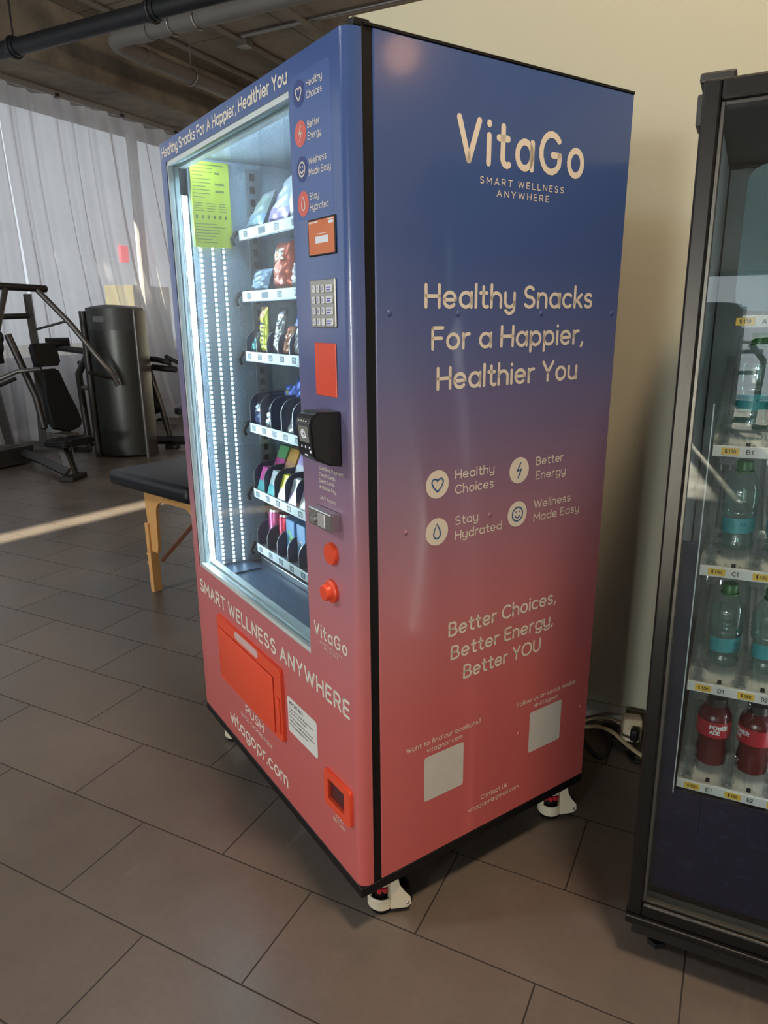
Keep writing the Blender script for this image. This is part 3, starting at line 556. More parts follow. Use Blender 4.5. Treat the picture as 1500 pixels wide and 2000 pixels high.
# screen
mb = MB().box(-.003, .0, .043, .151, 1.583, 1.652, .001, 1); scr = link('display_screen', mb, M_black, vm)
def screen_material():
    m = bpy.data.materials.new('screen_orange'); m.use_nodes = True; nt = m.node_tree; N = nt.nodes; L = nt.links; N.remove(N['Principled BSDF'])
    tc = N.new('ShaderNodeTexCoord'); nz = N.new('ShaderNodeTexNoise'); nz.inputs['Scale'].default_value = 14; L.new(tc.outputs['Object'], nz.inputs['Vector'])
    cr = N.new('ShaderNodeValToRGB'); cr.color_ramp.elements[0].color = (.75, .30, .15, 1); cr.color_ramp.elements[1].color = (.70, .20, .11, 1); L.new(nz.outputs['Fac'], cr.inputs[0])
    e = N.new('ShaderNodeEmission'); e.inputs[1].default_value = .75; L.new(cr.outputs[0], e.inputs[0]); L.new(e.outputs[0], N['Material Output'].inputs[0]); return m
sc_ = MB().poly([(-.0034, b_, z_) for b_, z_ in ((.147, 1.586), (.046, 1.586), (.046, 1.6485), (.147, 1.6485))]); link('picture', sc_, screen_material(), scr)
sc_ = MB(); fs = off(frn, -.0034, 0)
for b0, b1, z0, z1 in ((.119, .069, 1.606, 1.6185), (.115, .075, 1.6225, 1.6235), (.143, .108, 1.644, 1.6462), (.066, .048, 1.6385, 1.6435), (.070, .048, 1.6455, 1.647)): bar(sc_, 1.04 - b0, 1.04 - b1, z0, z1, fs)
link('screen_label', sc_, emis('screen_white', (.85, .88, .9), .75), scr)
# keypad
kp = link('keypad', MB().box(-.004, 0, .0485, .1485, 1.4465, 1.5385, .0015, 1), mat('keypad_steel', (.42, .42, .40), .4, .5), vm)
kl = MB()
for r_ in range(4):
    for c_ in range(4):
        b1_ = (.138, .1195, .101, .0825)[c_]; b0_ = b1_ - (.0125 if c_ < 3 else .027); z0_ = 1.5135 - r_ * .0212
        link('key', MB().box(-.0065, -.004, b0_, b1_, z0_, z0_ + .0145, .0012, 1), M_white, kp)
        s_ = ('123', '456', '789', '<0.')[r_][c_] if c_ < 3 else ''
        if s_: text(kl, s_, off(frn, -.0062, 0), 1.04 - b1_ + .004, 1.04 - b0_ - .004, z0_ + .0035, .008, .16)
        else:
            for q in range(2): bar(kl, 1.04 - b1_ + .005, 1.04 - b0_ - .005 - q * .003, z0_ + .008 - q * .0045, z0_ + .0105 - q * .0045, off(frn, -.0062, 0))
link('key_lettering', kl, mat('key_ink', (.12, .12, .62), .5), kp)
link('blank_plate', MB().box(-.0025, 0, .0545, .1405, 1.310, 1.4165, .001, 1), M_coral, vm)
# card reader: a wedge shaped housing
cr_ = MB(); P = [(0, 1.170), (0, 1.283), (-.052, 1.286), (-.066, 1.277), (-.072, 1.262), (-.066, 1.198), (-.058, 1.190), (-.030, 1.176)]
cr_.prism(P, lambda u, v, d_: (u, d_, v), .043, .108); bmesh.ops.bevel(cr_.bm, geom=[e for e in cr_.bm.edges if abs(e.verts[0].co.y - e.verts[1].co.y) < 1e-5], offset=.004, segments=2, affect='EDGES')
cdr = link('card_reader', cr_, mat('reader_black', (.012, .013, .017), .3), vm, True)
fr_ = lambda u, v: (-.0723 + (1.262 - v) * .094, 1.04 - u, v)
mb = MB(); mb.poly([fr_(*p) for p in rrect(1.04 - .094, 1.04 - .0535, 1.225, 1.258, .002)]); link('reader_screen', mb, emis('reader_glow', (.16, .16, .14), 1.0), cdr)
mb = MB(); fr2 = off(fr_, -.0006, 0)
_stroke(mb, _ring(1.04 - .075, 1.242, .0085, .0085), .0022, fr2); _stroke(mb, _arc(1.04 - .075, 1.242, .0035, .0045, 60, 300), .003, fr2); _stroke(mb, [(1.04 - .067, 1.238), (1.04 - .064, 1.235)], .003, fr2)
for k in range(3): bar(mb, .951 + k * .016, .955 + k * .016, 1.213, 1.218, fr2)
bar(mb, .962, .974, 1.198, 1.2005, fr2); bar(mb, .985, .991, 1.205, 1.211, fr2); link('reader_symbols', mb, emis('reader_white', (.9, .9, .95), .9), cdr)
mb = MB()
for k in range(4): mb.sphere((-.0715, .09 - k * .010, 1.268), .0016)
link('indicator_lights', mb, M_white, cdr)
# lock, buttons
lk = link('coin_slot_lock', MB().box(-.024, 0, .056, .156, 1.028, 1.068, .003), mat('chrome', (.55, .55, .56), .18, .95), vm)
link('keyhole', MB().cyl((-.024, .126, 1.046), (-.032, .126, 1.046), .010).box(-.034, -.031, .122, .130, 1.044, 1.048), M_silver, lk, True)
link('slot_plate', MB().box(-.0255, -.0235, .082, .113, 1.032, 1.062, .001, 1), mat('rough_steel', (.6, .6, .6), .5, .7, bump=.4), lk)
link('push_button', MB().lathe([(.0255, 0), (.0255, .006), (.023, .010), (.0, .011)], seg=36), M_coral, vm, True).matrix_local = Matrix.Translation((0, .094, .969)) @ Matrix.Rotation(R(-90), 4, 'Y')
link('push_button', MB().lathe([(.0265, 0), (.0265, .007), (.023, .010), (.019, .011), (.0185, .022), (.016, .025), (0, .0255)], seg=36), M_coral, vm, True).matrix_local = Matrix.Translation((0, .0985, .880)) @ Matrix.Rotation(R(-90), 4, 'Y')
# notice
mb = MB(); mb.poly([frn(*p) for p in rrect(1.04 - .364, 1.04 - .200, .388, .494, .009)]); nt_ = link('notice_sticker', mb, mat('notice_white', (.74, .73, .71), .5, var=.02), vm)
front_text([('IMPORTANT:', .354, .272, .4735, .0105, .15), ("If you don't receive your item,", .354, .222, .4590, .0072, .11), ("you won't be charged.", .354, .256, .4480, .0072, .11), ('For any questions or issues', .354, .222, .4340, .0072, .11), ('with your order please email us', .354, .216, .4225, .0072, .11), ('at vitagopr@gmail.com.', .354, .250, .4110, .0072, .11)], 'print', M_darkink, off(frn, -.0004, 0), nt_)
# delivery flap
fm_ = MB(); fo = [(1.04 - p[0], p[1]) for p in rrect(.382, .842, .338, .560, .008)]
fm_.prism([(1.04 - u, v) for u, v in fo], lambda u, v, d_: (d_, u, v), -.010, .0); bmesh.ops.bevel(fm_.bm, geom=[e for e in fm_.bm.edges if max(v.co.x for v in e.verts) < -.009], offset=.004, segments=2, affect='EDGES')
fl = link('delivery_door', fm_, M_coral, vm, True)
link('flap', MB().box(-.014, -.010, .428, .832, .350, .520, .003, 3), M_coral, fl, True)
link('flap_gap', MB().box(-.0104, -.0100, .4255, .8345, .3475, .5225), mat('gap_red', (.40, .03, .015), .6), fl)
link('finger_notch', MB().prism([(.530, .5345), (.683, .5345), (.690, .541), (.688, .552), (.682, .5585), (.532, .5585), (.524, .552), (.5235, .541)], lambda u, v, d_: (d_, u, v), -.0125, -.009), mat('notch_pink', (.66, .44, .42), .5), fl)
link('side_grip', MB().box(-.014, -.010, .392, .412, .36, .47, .003, 2), M_coral, fl, True)
# coin return
cn = MB(); O4, I4 = rrect(.033, .157, .297, .397, .010), rrect(.060, .138, .319, .377, .003); n0 = len(O4)
for (A, xa), (B, xb) in (((O4, 0), (O4, -.009)), ((O4, -.009), (I4, -.009)), ((I4, -.009), (I4, 0))):
    for i in range(n0):
        j = (i + 1) % n0; cn.poly([(xa, *A[i]), (xa, *A[j]), (xb, *B[j]), (xb, *B[i])])
cn = link('coin_return', cn, M_coral, vm, True)
link('coin_flap', MB().poly([(-.001, b_, z_) for b_, z_ in ((.060, .319), (.138, .319), (.138, .377), (.060, .377))]), mat('smoked_red', (.09, .022, .024), .2), cn)
# levelling casters
M_cst = mat('caster_cream', (.66, .60, .47), .45, var=.08); M_red = mat('caster_red', (.45, .02, .03), .4)
for a, b_, rz in ((.092, .058, -26), (.708, .056, -22), (.075, .985, -60), (.70, .975, 120)):
    T = Matrix.Translation((a, b_, 0)) @ Matrix.Rotation(R(rz), 4, 'Z') @ Matrix.Diagonal((.80, .80, 1, 1))
    o = MB().lathe([(.040, .012), (.044, .016), (.044, .042), (.040, .046), (.035, .044), (.034, .016), (.040, .012)], seg=32)
    o.lathe([(0, .112), (.036, .112), (.041, .106), (.041, .086), (.036, .083), (0, .083)], seg=32)
    o.lathe([(.043, .040), (.043, .094), (.036, .094), (.036, .040), (.043, .040)], a0=-62, a1=62, seg=14).lathe([(.043, .040), (.043, .094), (.036, .094), (.036, .040), (.043, .040)], a0=168, a1=210, seg=6)
    for s_ in (-1, 1):
        o.prism([(.026, .016), (.078, .016), (.092, .026), (.090, .044), (.072, .062), (.055, .085), (.050, .108), (.026, .108)], lambda u, v, d_: (u, d_, v), s_ * .034, s_ * .040)
    o = link('caster', o, M_cst, vm, True); o.matrix_local = T
    link('foot', MB().cyl((0, 0, .004), (0, 0, .03), .030).cyl((0, 0, .03), (0, 0, .085), .026).cyl((0, 0, 0), (0, 0, .006), .036), M_black, o, True)
    mb = MB().cyl((0, 0, .066), (0, 0, .076), .033)
    for t in range(0, 360, 36): mb.box(.030, .037, -.006, .006, .062, .076, .001, 1, M=Matrix.Rotation(R(t), 4, 'Z'))
    link('dial', mb, M_red, o)
    link('wheel', MB().cyl((.066, -.026, .032), (.066, .026, .032), .032, seg=28), M_black, o, True)
    link('bolt', MB().sphere((.080, .041, .030), .005, (1, .5, 1)).sphere((.080, -.041, .030), .005, (1, .5, 1)), M_silver, o, True)
    link('stem', MB().cyl((0, 0, .108), (0, 0, .122), .02), M_silver, o)

# ================================================================== snacks inside the vending machine
def snack(name, mb, mats, a, b_, z, label, cat, group=None, smooth=True, rz=0.0):
    o = link(name, mb, mats, None, smooth); o.location = W(a, b_, z + .0015); o.rotation_euler = (0, 0, MR + rz); return tag(o, label, cat, group)
def pillow(w, h, t, n=14, crimp=.012, seed=0, lean=0.0, uvmat=None, taper=0.0):
    """sealed snack bag standing in the y (width) - z (height) plane, front towards -x"""
    rnd = random.Random(seed); mb = MB(); g = {}
    for s_ in (-1, 1):
        for i in range(n + 1):
            for j in range(n + 1):
                u, v = i / n * 2 - 1, j / n; e = max(0, 1 - abs(u) ** 3.2) * max(0, 1 - abs(2 * v - 1) ** 4.5)
                x = s_ * t / 2 * e ** .6 + .0035 * math.sin(v * 23 + u * 5 + seed) * e + rnd.uniform(-1, 1) * .0012 * e
                pinch = 1 - .06 * (1 - abs(2 * v - 1)) - taper * v
                g[s_, i, j] = mb.bm.verts.new((x + lean * (v * h), u * w / 2 * pinch, v * h))
    for s_ in (-1, 1):
        for i in range(n):
            for j in range(n):
                n0 = len(mb.bm.faces); mb.bm.faces.new((g[s_, i, j], g[s_, i + 1, j], g[s_, i + 1, j + 1], g[s_, i, j + 1])); mb.bm.faces.ensure_lookup_table()
                if uvmat: mb.bm.faces[n0].material_index = uvmat(i / n, j / n)
    return mb
def foil(name, c, rough=.28, metal=.35): return mat(name, c, rough, metal, var=.1, scale=30, bump=.25, bscale=60)
M_fw, M_fl, M_fsage, M_fo, M_fy = foil('foil_white', (.72, .74, .76)), foil('foil_lilac', (.56, .42, .78)), foil('foil_sage', (.52, .60, .56)), foil('foil_orange', (.62, .12, .06)), foil('foil_yellow', (.80, .78, .08))
M_fb, M_fdb, M_fs, M_fbr, M_fsky = foil('foil_blue', (.06, .12, .45)), foil('foil_dark_blue', (.03, .05, .14)), foil('foil_silver', (.50, .55, .60), .22, .7), foil('foil_tan', (.60, .30, .17)), foil('foil_sky', (.36, .50, .68))
M_fteal, M_fpk, M_fgr, M_fgold, M_fred, M_fdark = foil('foil_teal', (.12, .50, .50)), foil('foil_pink', (.75, .12, .38)), foil('foil_green', (.16, .42, .16)), foil('foil_gold', (.70, .36, .08)), foil('foil_red', (.62, .03, .06)), foil('foil_black', (.03, .03, .045))
G1 = 'snack bags on the top shelf'
snack('snack_bag', pillow(.118, .110, .04, seed=1, lean=.62, taper=.62, uvmat=lambda u, v: 1 if v > .72 else (2 if v < .3 else 0)), [M_fsage, M_fw, M_fsky], .215, .893, 1.722, 'pale grey green snack bag leaning back, leftmost on the top shelf of the vending machine', 'snack bag', G1)
snack('snack_bag', pillow(.118, .135, .045, seed=2, lean=.55, taper=.5, uvmat=lambda u, v: 1 if v > .68 else (0 if v < .22 or (u > .6) else 1)), [M_fl, M_fw], .215, .735, 1.722, 'white and lilac snack bag leaning back, second on the top shelf of the vending machine', 'snack bag', G1)
snack('snack_bag', pillow(.13, .185, .05, seed=3, lean=.15), [M_fw], .215, .585, 1.722, 'white upright snack bag half hidden by the control column, top shelf', 'snack bag', G1)
G2 = 'snack bags on the second shelf'
snack('snack_bag', pillow(.10, .062, .045, seed=4, lean=.35), [M_fsky], .215, .866, 1.546, 'small pale blue snack bag on the second shelf of the vending machine', 'snack bag', G2)
ob = snack('snack_bag', pillow(.105, .125, .05, seed=5, lean=.12, uvmat=lambda u, v: 1 if .55 < v < .8 and u > .4 else 0), [M_fo, M_fbr], .215, .705, 1.546, 'orange red snack bag with white letters on the second shelf of the vending machine', 'snack bag', G2)
mb = MB(); of = lambda u, v: (-.026 + v * .12, -u, v); text(mb, 'UE', of, -.02, .035, .075, .028, .2); link('lettering', mb, M_white, ob)
snack('snack_bag', pillow(.075, .07, .035, seed=6, lean=.2), [M_fw], .215, .615, 1.546, 'small white snack bag beside the control column on the second shelf', 'snack bag', G2)
G3 = 'bars on the third shelf'
def barpack(w, h, t, m, a, b_, z, label, seed, lean=.08, rz=0.0, g=G3, um=None): return snack('snack_bar', pillow(w, h, t, 12, seed=seed, lean=lean, uvmat=um), m, a, b_, z, label, 'snack bar', g, True, rz)
barpack(.018, .06, .02, [M_fteal, M_fdark], .21, .930, 1.367, 'teal tipped dark snack bar, leftmost on the third shelf of the vending machine', 7, .5, um=lambda u, v: 1 if v > .5 else 0)
barpack(.018, .06, .02, [M_fteal, M_fdark], .21, .905, 1.367, 'teal tipped dark snack bar, second from left on the third shelf', 8, .5, um=lambda u, v: 1 if v > .5 else 0)
yb = barpack(.048, .130, .022, [M_fy, M_fbr], .21, .845, 1.367, 'tall yellow snack bar standing on the third shelf of the vending machine', 9, .05, um=lambda u, v: 1 if v > .72 and .2 < u < .8 else 0)
sb_ = barpack(.05, .128, .022, [M_fs, M_fdark], .21, .762, 1.367, 'silver and black snack bar standing on the third shelf of the vending machine', 10, .22, um=lambda u, v: 1 if v > .78 or u > .55 else 0)
barpack(.062, .118, .018, [M_fdb, M_fb], .236, .687, 1.367, 'dark blue snack bag behind the tan bar on the third shelf of the vending machine', 11, .2, um=lambda u, v: 1 if v > .7 else 0)
barpack(.045, .075, .02, [M_fbr, M_fo], .205, .687, 1.367, 'tan and orange snack bar in front of the dark blue bag on the third shelf', 12, .3, um=lambda u, v: 1 if u > .6 else 0)
barpack(.04, .075, .02, [M_fw], .21, .628, 1.367, 'white snack bar beside the control column on the third shelf of the vending machine', 13, .2)
mb = MB(); vf = lambda u, v: (-.0128 + .05 * v, .006 - v * 0 + (u - .5) * 0 + (.5 - .5) , v)
def vertical_text(s_, x, w_, z0, z1, lean, m, parent):
    mb = MB(); fn = lambda u, v: (x + lean * (z1 - u), w_ - v, z1 - u); text(mb, s_, fn, 0, z1 - z0, 0, .020, .2, .3); link('lettering', mb, m, parent)
vertical_text('CRUNCHY', -.0150, .008, .012, .085, .05, M_darkink, yb) if False else None
for o_, x_, m_ in ((yb, -.0140, M_darkink), (sb_, -.0135, M_white)):
    mb = MB(); rr = random.Random(4)
    for i in range(6): bar(mb, -.010, -.010 + rr.uniform(.012, .02), .018 + i * .012, .025 + i * .012, lambda u, v: (x_ + (.05 if o_ is yb else .22) * v, u, v))
    link('print', mb, m_, o_)
G4, G5, G6 = 'packs on the fourth shelf', 'boxed packs on the fifth shelf', 'drinks on the bottom shelf'
p4 = [(.913, .05, [M_fdb, M_fs], .28, .10, 'dark wrapped pack with a silver fold, leftmost between the dividers of the fourth shelf'), (.836, .055, [M_fs, M_fdark], .28, .25, 'silver and black pack, second between the dividers of the fourth shelf'), (.687, .060, [M_fw, M_fw], .24, .5, 'cream white folded pack, fourth between the dividers of the fourth shelf'), (.613, .060, [M_fw, M_fw], .24, .5, 'cream white folded pack beside the control column on the fourth shelf')]
for i, (b_, h, m_, a_, ln, lb) in enumerate(p4): snack('snack_pack', pillow(.058, h + .02, .026, seed=20 + i, lean=ln, uvmat=lambda u, v: 1 if v > .6 else 0), m_, .210, b_, 1.133, lb, 'snack pack', G4)
star = snack('snack_bag', pillow(.068, .128, .02, seed=26, lean=.12, uvmat=lambda u, v: 0), [M_fb], .272, .8365, 1.134, 'blue snack bag with a yellow star sticking up behind the fourth shelf dividers', 'snack bag', 'tall bags behind the fourth shelf dividers')
mb = MB(); mb.poly([(-.0125 + .016, .006 + (.013 if k % 2 == 0 else .006) * math.cos(R(90 + 36 * k)), .104 + (.013 if k % 2 == 0 else .006) * math.sin(R(90 + 36 * k))) for k in range(10)]); link('star', mb, M_fy, star)
snack('snack_bag', pillow(.068, .155, .022, seed=27, lean=.12), [M_fb], .272, .7615, 1.134, 'plain blue snack bag sticking up right of the starred bag, fourth shelf', 'snack bag', 'tall bags behind the fourth shelf dividers')
snack('snack_bag', pillow(.068, .155, .022, seed=28, lean=.12, uvmat=lambda u, v: 0 if v > .6 else 1), [M_fred, M_fw], .272, .687, 1.134, 'red topped snack bag behind the dividers beside the control column', 'snack bag', 'tall bags behind the fourth shelf dividers')
# fifth shelf: slanted boxes; back row peeks over the dividers
def carton(w, h, t, lean, m_top, m_low, split=.45):
    mb = MB(); M = Matrix.Shear('XY', 4, (0, 0)); 
    for z0, z1, k in ((0, h * split, 0), (h * split, h, 1)):
        mb.mi = k; b = bmesh.new(); bmesh.ops.create_cube(b, size=1)
        for v in b.verts:
            z_ = z0 + (v.co.z + .5) * (z1 - z0); v.co = (v.co.x * t + lean * z_, v.co.y * w, z_)
        mb.add(b)
    return mb
f5 = [(.912, [M_fteal, M_fpk], 'teal and pink pack, leftmost between the fifth shelf dividers'), (.836, [M_fteal, M_fw], 'pale teal pack with an orange mark, second between the fifth shelf dividers'), (.761, [M_fw, M_fy], 'white and yellow pack, third between the fifth shelf dividers'), (.687, [M_fl, M_fw], 'lilac pack, fourth between the fifth shelf dividers'), (.613, [M_fw, M_fl], 'white pack beside the control column between the fifth shelf dividers')]
for i, (b_, m_, lb) in enumerate(f5): snack('snack_pack', carton(.058, .075, .02, .35, 0, 0), m_, .208, b_, .916, lb, 'snack pack', G5, False)
f5b = [(.913, [M_fpk, M_fgr], 'green and pink box rising behind the fifth shelf dividers'), (.8365, [M_fbr, M_fgold], 'orange and gold box rising behind the fifth shelf dividers'), (.7615, [M_fw, M_fl], 'pale lilac box rising behind the fifth shelf dividers')]
for i, (b_, m_, lb) in enumerate(f5b): snack('snack_box', carton(.064, .140, .018, .45, 0, 0, .72), m_, .240, b_, .916, lb, 'snack box', 'boxes behind the fifth shelf dividers', False)
# cans and cartons
def can(m_): 
    return MB().lathe([(0, 0), (.022, 0), (.0265, .006), (.0265, .108), (.022, .120), (.0215, .124), (.0195, .122), (0, .121)], seg=28)
M_cp, M_cr = mat('can_pink', (.72, .14, .34), .28, .5, var=.12, scale=14), mat('can_red', (.72, .04, .10), .28, .5, var=.2, scale=14)
M_alu = mat('aluminium', (.6, .6, .6), .3, .9)
for b_, m_, lb in ((.913, M_cp, 'pink drink can, leftmost on the bottom shelf of the vending machine'), (.8365, M_cr, 'red drink can beside the pink can on the bottom shelf')):
    o = snack('drink_can', can(m_), m_, .250, b_, .723, lb, 'drink can', G6); link('rim', MB().lathe([(.0235, .1175), (.0225, .125), (.0195, .124), (.0235, .1175)], seg=28), M_alu, o)
M_vb = mat('carton_blue', (.10, .32, .62), .4, var=.3, scale=22)
for b_, lb, tx in ((.7615, 'blue drink carton with leaves beside the red can', ''), (.687, 'blue drink carton with white letters, rightmost on the bottom shelf', 'VITA')):
    o = snack('drink_carton', MB().box(-.026, .026, -.030, .030, 0, .125, .004), M_vb, .250, b_, .723, lb, 'drink carton', G6, False)
    if tx: mb = MB(); text(mb, tx, lambda u, v: (-.0266, -u, v), -.026, .027, .05, .022, .2); link('lettering', mb, M_white, o)
    else: mb = MB(); [mb.poly([(-.0265, .012 * math.cos(R(t)) + dy, .07 + .007 * math.sin(R(t)) + dz) for t in range(0, 360, 30)]) for dy, dz in ((-.008, .0), (.006, .012), (.004, -.012))]; link('leaves', mb, M_fgr, o)

# ================================================================== drinks cooler
CO = Vector((-.097, 1.43, 0)); TILT = R(.55)
co = empty('drinks_cooler', CO, 0, 'black glass door drinks cooler holding water bottles at the picture edge', 'cooler'); co.rotation_euler = (0, -TILT, 0)
M_ck = mat('cooler_black', (.010, .010, .011), .4, 0, var=.2); M_cf = mat('cooler_frame', (.008, .0075, .0075), .36, 0, var=.15, scale=3, spec=.24)
M_cin = mat('cooler_interior', (.30, .33, .33), .5); M_cnavy = None
CW, CH = .70, 1.845
link('cabinet', MB().box(0, .02, .06, .72, .10, CH).box(CW - .02, CW, .06, .72, .10, CH).box(.02, CW - .02, .70, .72, .10, CH).box(.02, CW - .02, .06, .70, CH - .02, CH).box(.02, CW - .02, .06, .70, .10, .14), M_ck, co)
link('interior', MB().box(.022, .026, .07, .69, .14, CH - .03).box(CW - .03, CW - .022, .07, .69, .14, CH - .03).box(.03, CW - .03, .69, .697, .14, CH - .03), M_cin, co)
df_ = MB().box(0, .03, -.002, .05, .128, CH, .004).box(CW - .03, CW, -.002, .05, .128, CH, .004).box(.03, CW - .03, -.002, .05, CH - .034, CH, .004).box(.03, CW - .03, -.002, .05, .128, .162, .004)
dfo = link('door_frame', df_, M_cf, co, False)
link('inner_bead', MB().box(.03, .037, .008, .04, .162, CH - .034, .001, 1).box(CW - .037, CW - .03, .008, .04, .162, CH - .034).box(.037, CW - .037, .008, .04, CH - .041, CH - .034, .001, 1).box(.037, CW - .037, .008, .04, .162, .168, .001, 1), mat('bead_grey', (.07, .068, .06), .35, .3), dfo)
link('hinge_cap', MB().box(-.006, .05, .0, .07, CH - .004, CH + .012, .004).box(-.007, .004, .0, .06, CH - .07, CH - .02, .003), M_ck, co)
link('bottom_trim', MB().box(-.004, CW, -.006, .05, .100, .126, .004).box(-.002, CW, -.010, .0, .118, .126, .002), mat('kick_trim', (.008, .008, .008), .4, spec=.25), co)
link('base', MB().box(.01, CW - .01, .02, .70, .055, .102), M_ck, co)
for x, y in ((.065, .07), (CW - .065, .07), (.065, .65), (CW - .065, .65)):
    dz = .0 if x < .2 else .006
    link('foot', MB().cyl((x, y, dz), (x, y, dz + .014), .022, seg=6).cyl((x, y, dz + .012), (x, y, .06), .008), M_ck, co)
link('glass_pane', MB().box(.034, CW - .034, .018, .022, .166, CH - .036), clear('cooler_glass', (.90, .94, .95), 1.5, .0, .01), co)
def navy_print():
    m = mat('navy_print', (.004, .006, .026), .5, spec=.2); nt = m.node_tree; N = nt.nodes; L = nt.links; b = N['Principled BSDF']
    tc = N.new('ShaderNodeTexCoord'); nz = N.new('ShaderNodeTexNoise'); nz.inputs['Scale'].default_value = 26; nz.inputs['Detail'].default_value = 2; nz.inputs['Distortion'].default_value = 2.2; L.new(tc.outputs['Object'], nz.inputs['Vector'])
    cr = N.new('ShaderNodeValToRGB'); cr.color_ramp.elements[0].position = .55; cr.color_ramp.elements[1].position = .72; cr.color_ramp.elements[0].color = (.004, .006, .028, 1); cr.color_ramp.elements[1].color = (.012, .016, .055, 1)
    L.new(nz.outputs['Fac'], cr.inputs[0]); L.new(cr.outputs[0], b.inputs['Base Color']); return m
link('navy_panel', MB().box(.026, CW - .03, .062, .066, .165, .437), navy_print(), co)
link('side_strip', MB().box(.026, .066, .060, .063, .437, 1.02), mat('navy_strip', (.005, .008, .032), .5, spec=.2), co)
link('glass_edge', MB().box(.0665, .0685, .050, .056, .437, 1.30), mat('pale_edge', (.62, .70, .72), .3), co)
link('teal_panel', MB().prism(rrect(.082, CW - .06, 1.47, 1.72, .03, 8), lambda u, v, d_: (u, d_, v), .085, .088), clear('panel_teal', (.42, .60, .64), 1.4, .1, .02, .35), co)  # translucent teal panel with rounded corners
M_shw = mat('cooler_shelf_white', (.62, .63, .58), .4, var=.04); M_guide = clear('guide_clear', (.90, .93, .94), 1.5, .06, .07, .015); M_yel = mat('price_yellow', (.80, .52, .06), .5); M_lab = mat('shelf_label', (.70, .71, .68), .45)
CS = [(1.440, 'A', 1.02), (1.195, 'B', 1.0), (.945, 'C', 1.0), (.680, 'D', 1.0), (.436, 'E', 1.0)]
PIT = .082; CX0 = .128
cf = lambda y: (lambda u, v: (u, y, v))
for k, (z, ltr, _) in enumerate(CS):
    x0 = .072
    if k == 0: x0 = .098
    s = MB().box(x0, CW - .03, .085, .60, z + .010, z + .016, M=rot('X', 17, (0, .085, z + .013)))
    for i in range(44): s.box(x0 + .004 + i * .0135, x0 + .009 + i * .0135, .10, .60, z + .016, z + .019, M=rot('X', 17, (0, .085, z + .013)))
    s = link('shelf', s, M_shw, co)
    link('label_rail', MB().box(x0, CW - .03, .078, .085, z, z + .022, .001, 1), M_lab, s)
    for i in range(3):
        cx = CX0 + PIT * i; f_ = cf(.0772)
        tg = MB().box(cx - .040, cx - .008, .0774, .0781, z + .004, z + .018, .001, 1); link('price_tag', tg, M_yel, s)
        mb = MB(); text(mb, '$ 1.50', cf(.0768), cx - .034, cx - .014, z + .008, .007, .2); link('price_lettering', mb, M_black, s)
        mb = MB(); text(mb, ltr + str(i + 1), f_, cx + .004, cx + .016, z + .0065, .0095, .17); link('row_lettering', mb, M_black, s)
        if k:
            gx = cx - PIT / 2 + .006; gm = MB()
            gm.box(gx - .008, gx + .008, .087, .099, z + .018, z + .105, .002, 1).box(gx - .0052, gx + .0052, .099, .13, z + .020, z + .07, .002, 1, M=rot('X', 17, (0, .085, z + .013))).box(gx - .002, gx + .002, .13, .55, z + .02, z + .085, M=rot('X', 17, (0, .085, z + .013)))
            for q in range(4): gm.box(gx - .013, gx + .013, .088, .096, z + .035 + q * .018, z + .045 + q * .018, .001, 1)
            link('bottle_guide', gm, M_guide, s)
            link('rail_clip', MB().box(gx - .006, gx + .022, .074, .09, z - .016, z - .002, .002, 1).box(gx - .004, gx, .074, .09, z - .028, z - .014).box(gx + .012, gx + .016, .074, .09, z - .026, z - .014), M_guide, s)
            link('stop', MB().box(cx + .002, cx + .010, .094, .10, z + .014, z + .026), M_black, s)
M_pet = clear('clear_pet', (.91, .97, .965), 1.5, .03, .05, .0); M_wat = clear('water_tint', (.86, .955, .95), 1.25, .05, .0, .03)
M_capg = mat('cap_green', (.015, .13, .022), .4); M_lteal = mat('label_teal', (.055, .33, .36), .4, var=.06); M_lnavy = mat('label_ink', (.03, .16, .28), .5)
M_cola = mat('red_drink', (.095, .004, .008), .12, var=.15, spec=.6); M_capk = mat('cap_black', (.012, .012, .013), .4); M_lred = mat('label_red', (.42, .012, .025), .35)
def world_of(x, y, z): return co.matrix_world @ Vector((x, y, z))
bpy.context.view_layer.update()
def put(o, x, y, z): o.location = world_of(x, y, z); o.rotation_euler = (0, -TILT, 0); o.scale = (1.04, 1.04, .855)
PW = [(0, .004), (.012, .0), (.024, .001), (.030, .006), (.0315, .016), (.029, .028), (.0275, .040), (.0285, .052), (.0285, .078), (.0325, .088), (.0335, .098), (.0315, .102), (.0340, .108), (.0325, .114), (.0345, .120), (.0330, .126), (.0343, .134), (.0335, .150), (.030, .166), (.0215, .182), (.0125, .192), (.0125, .200)]
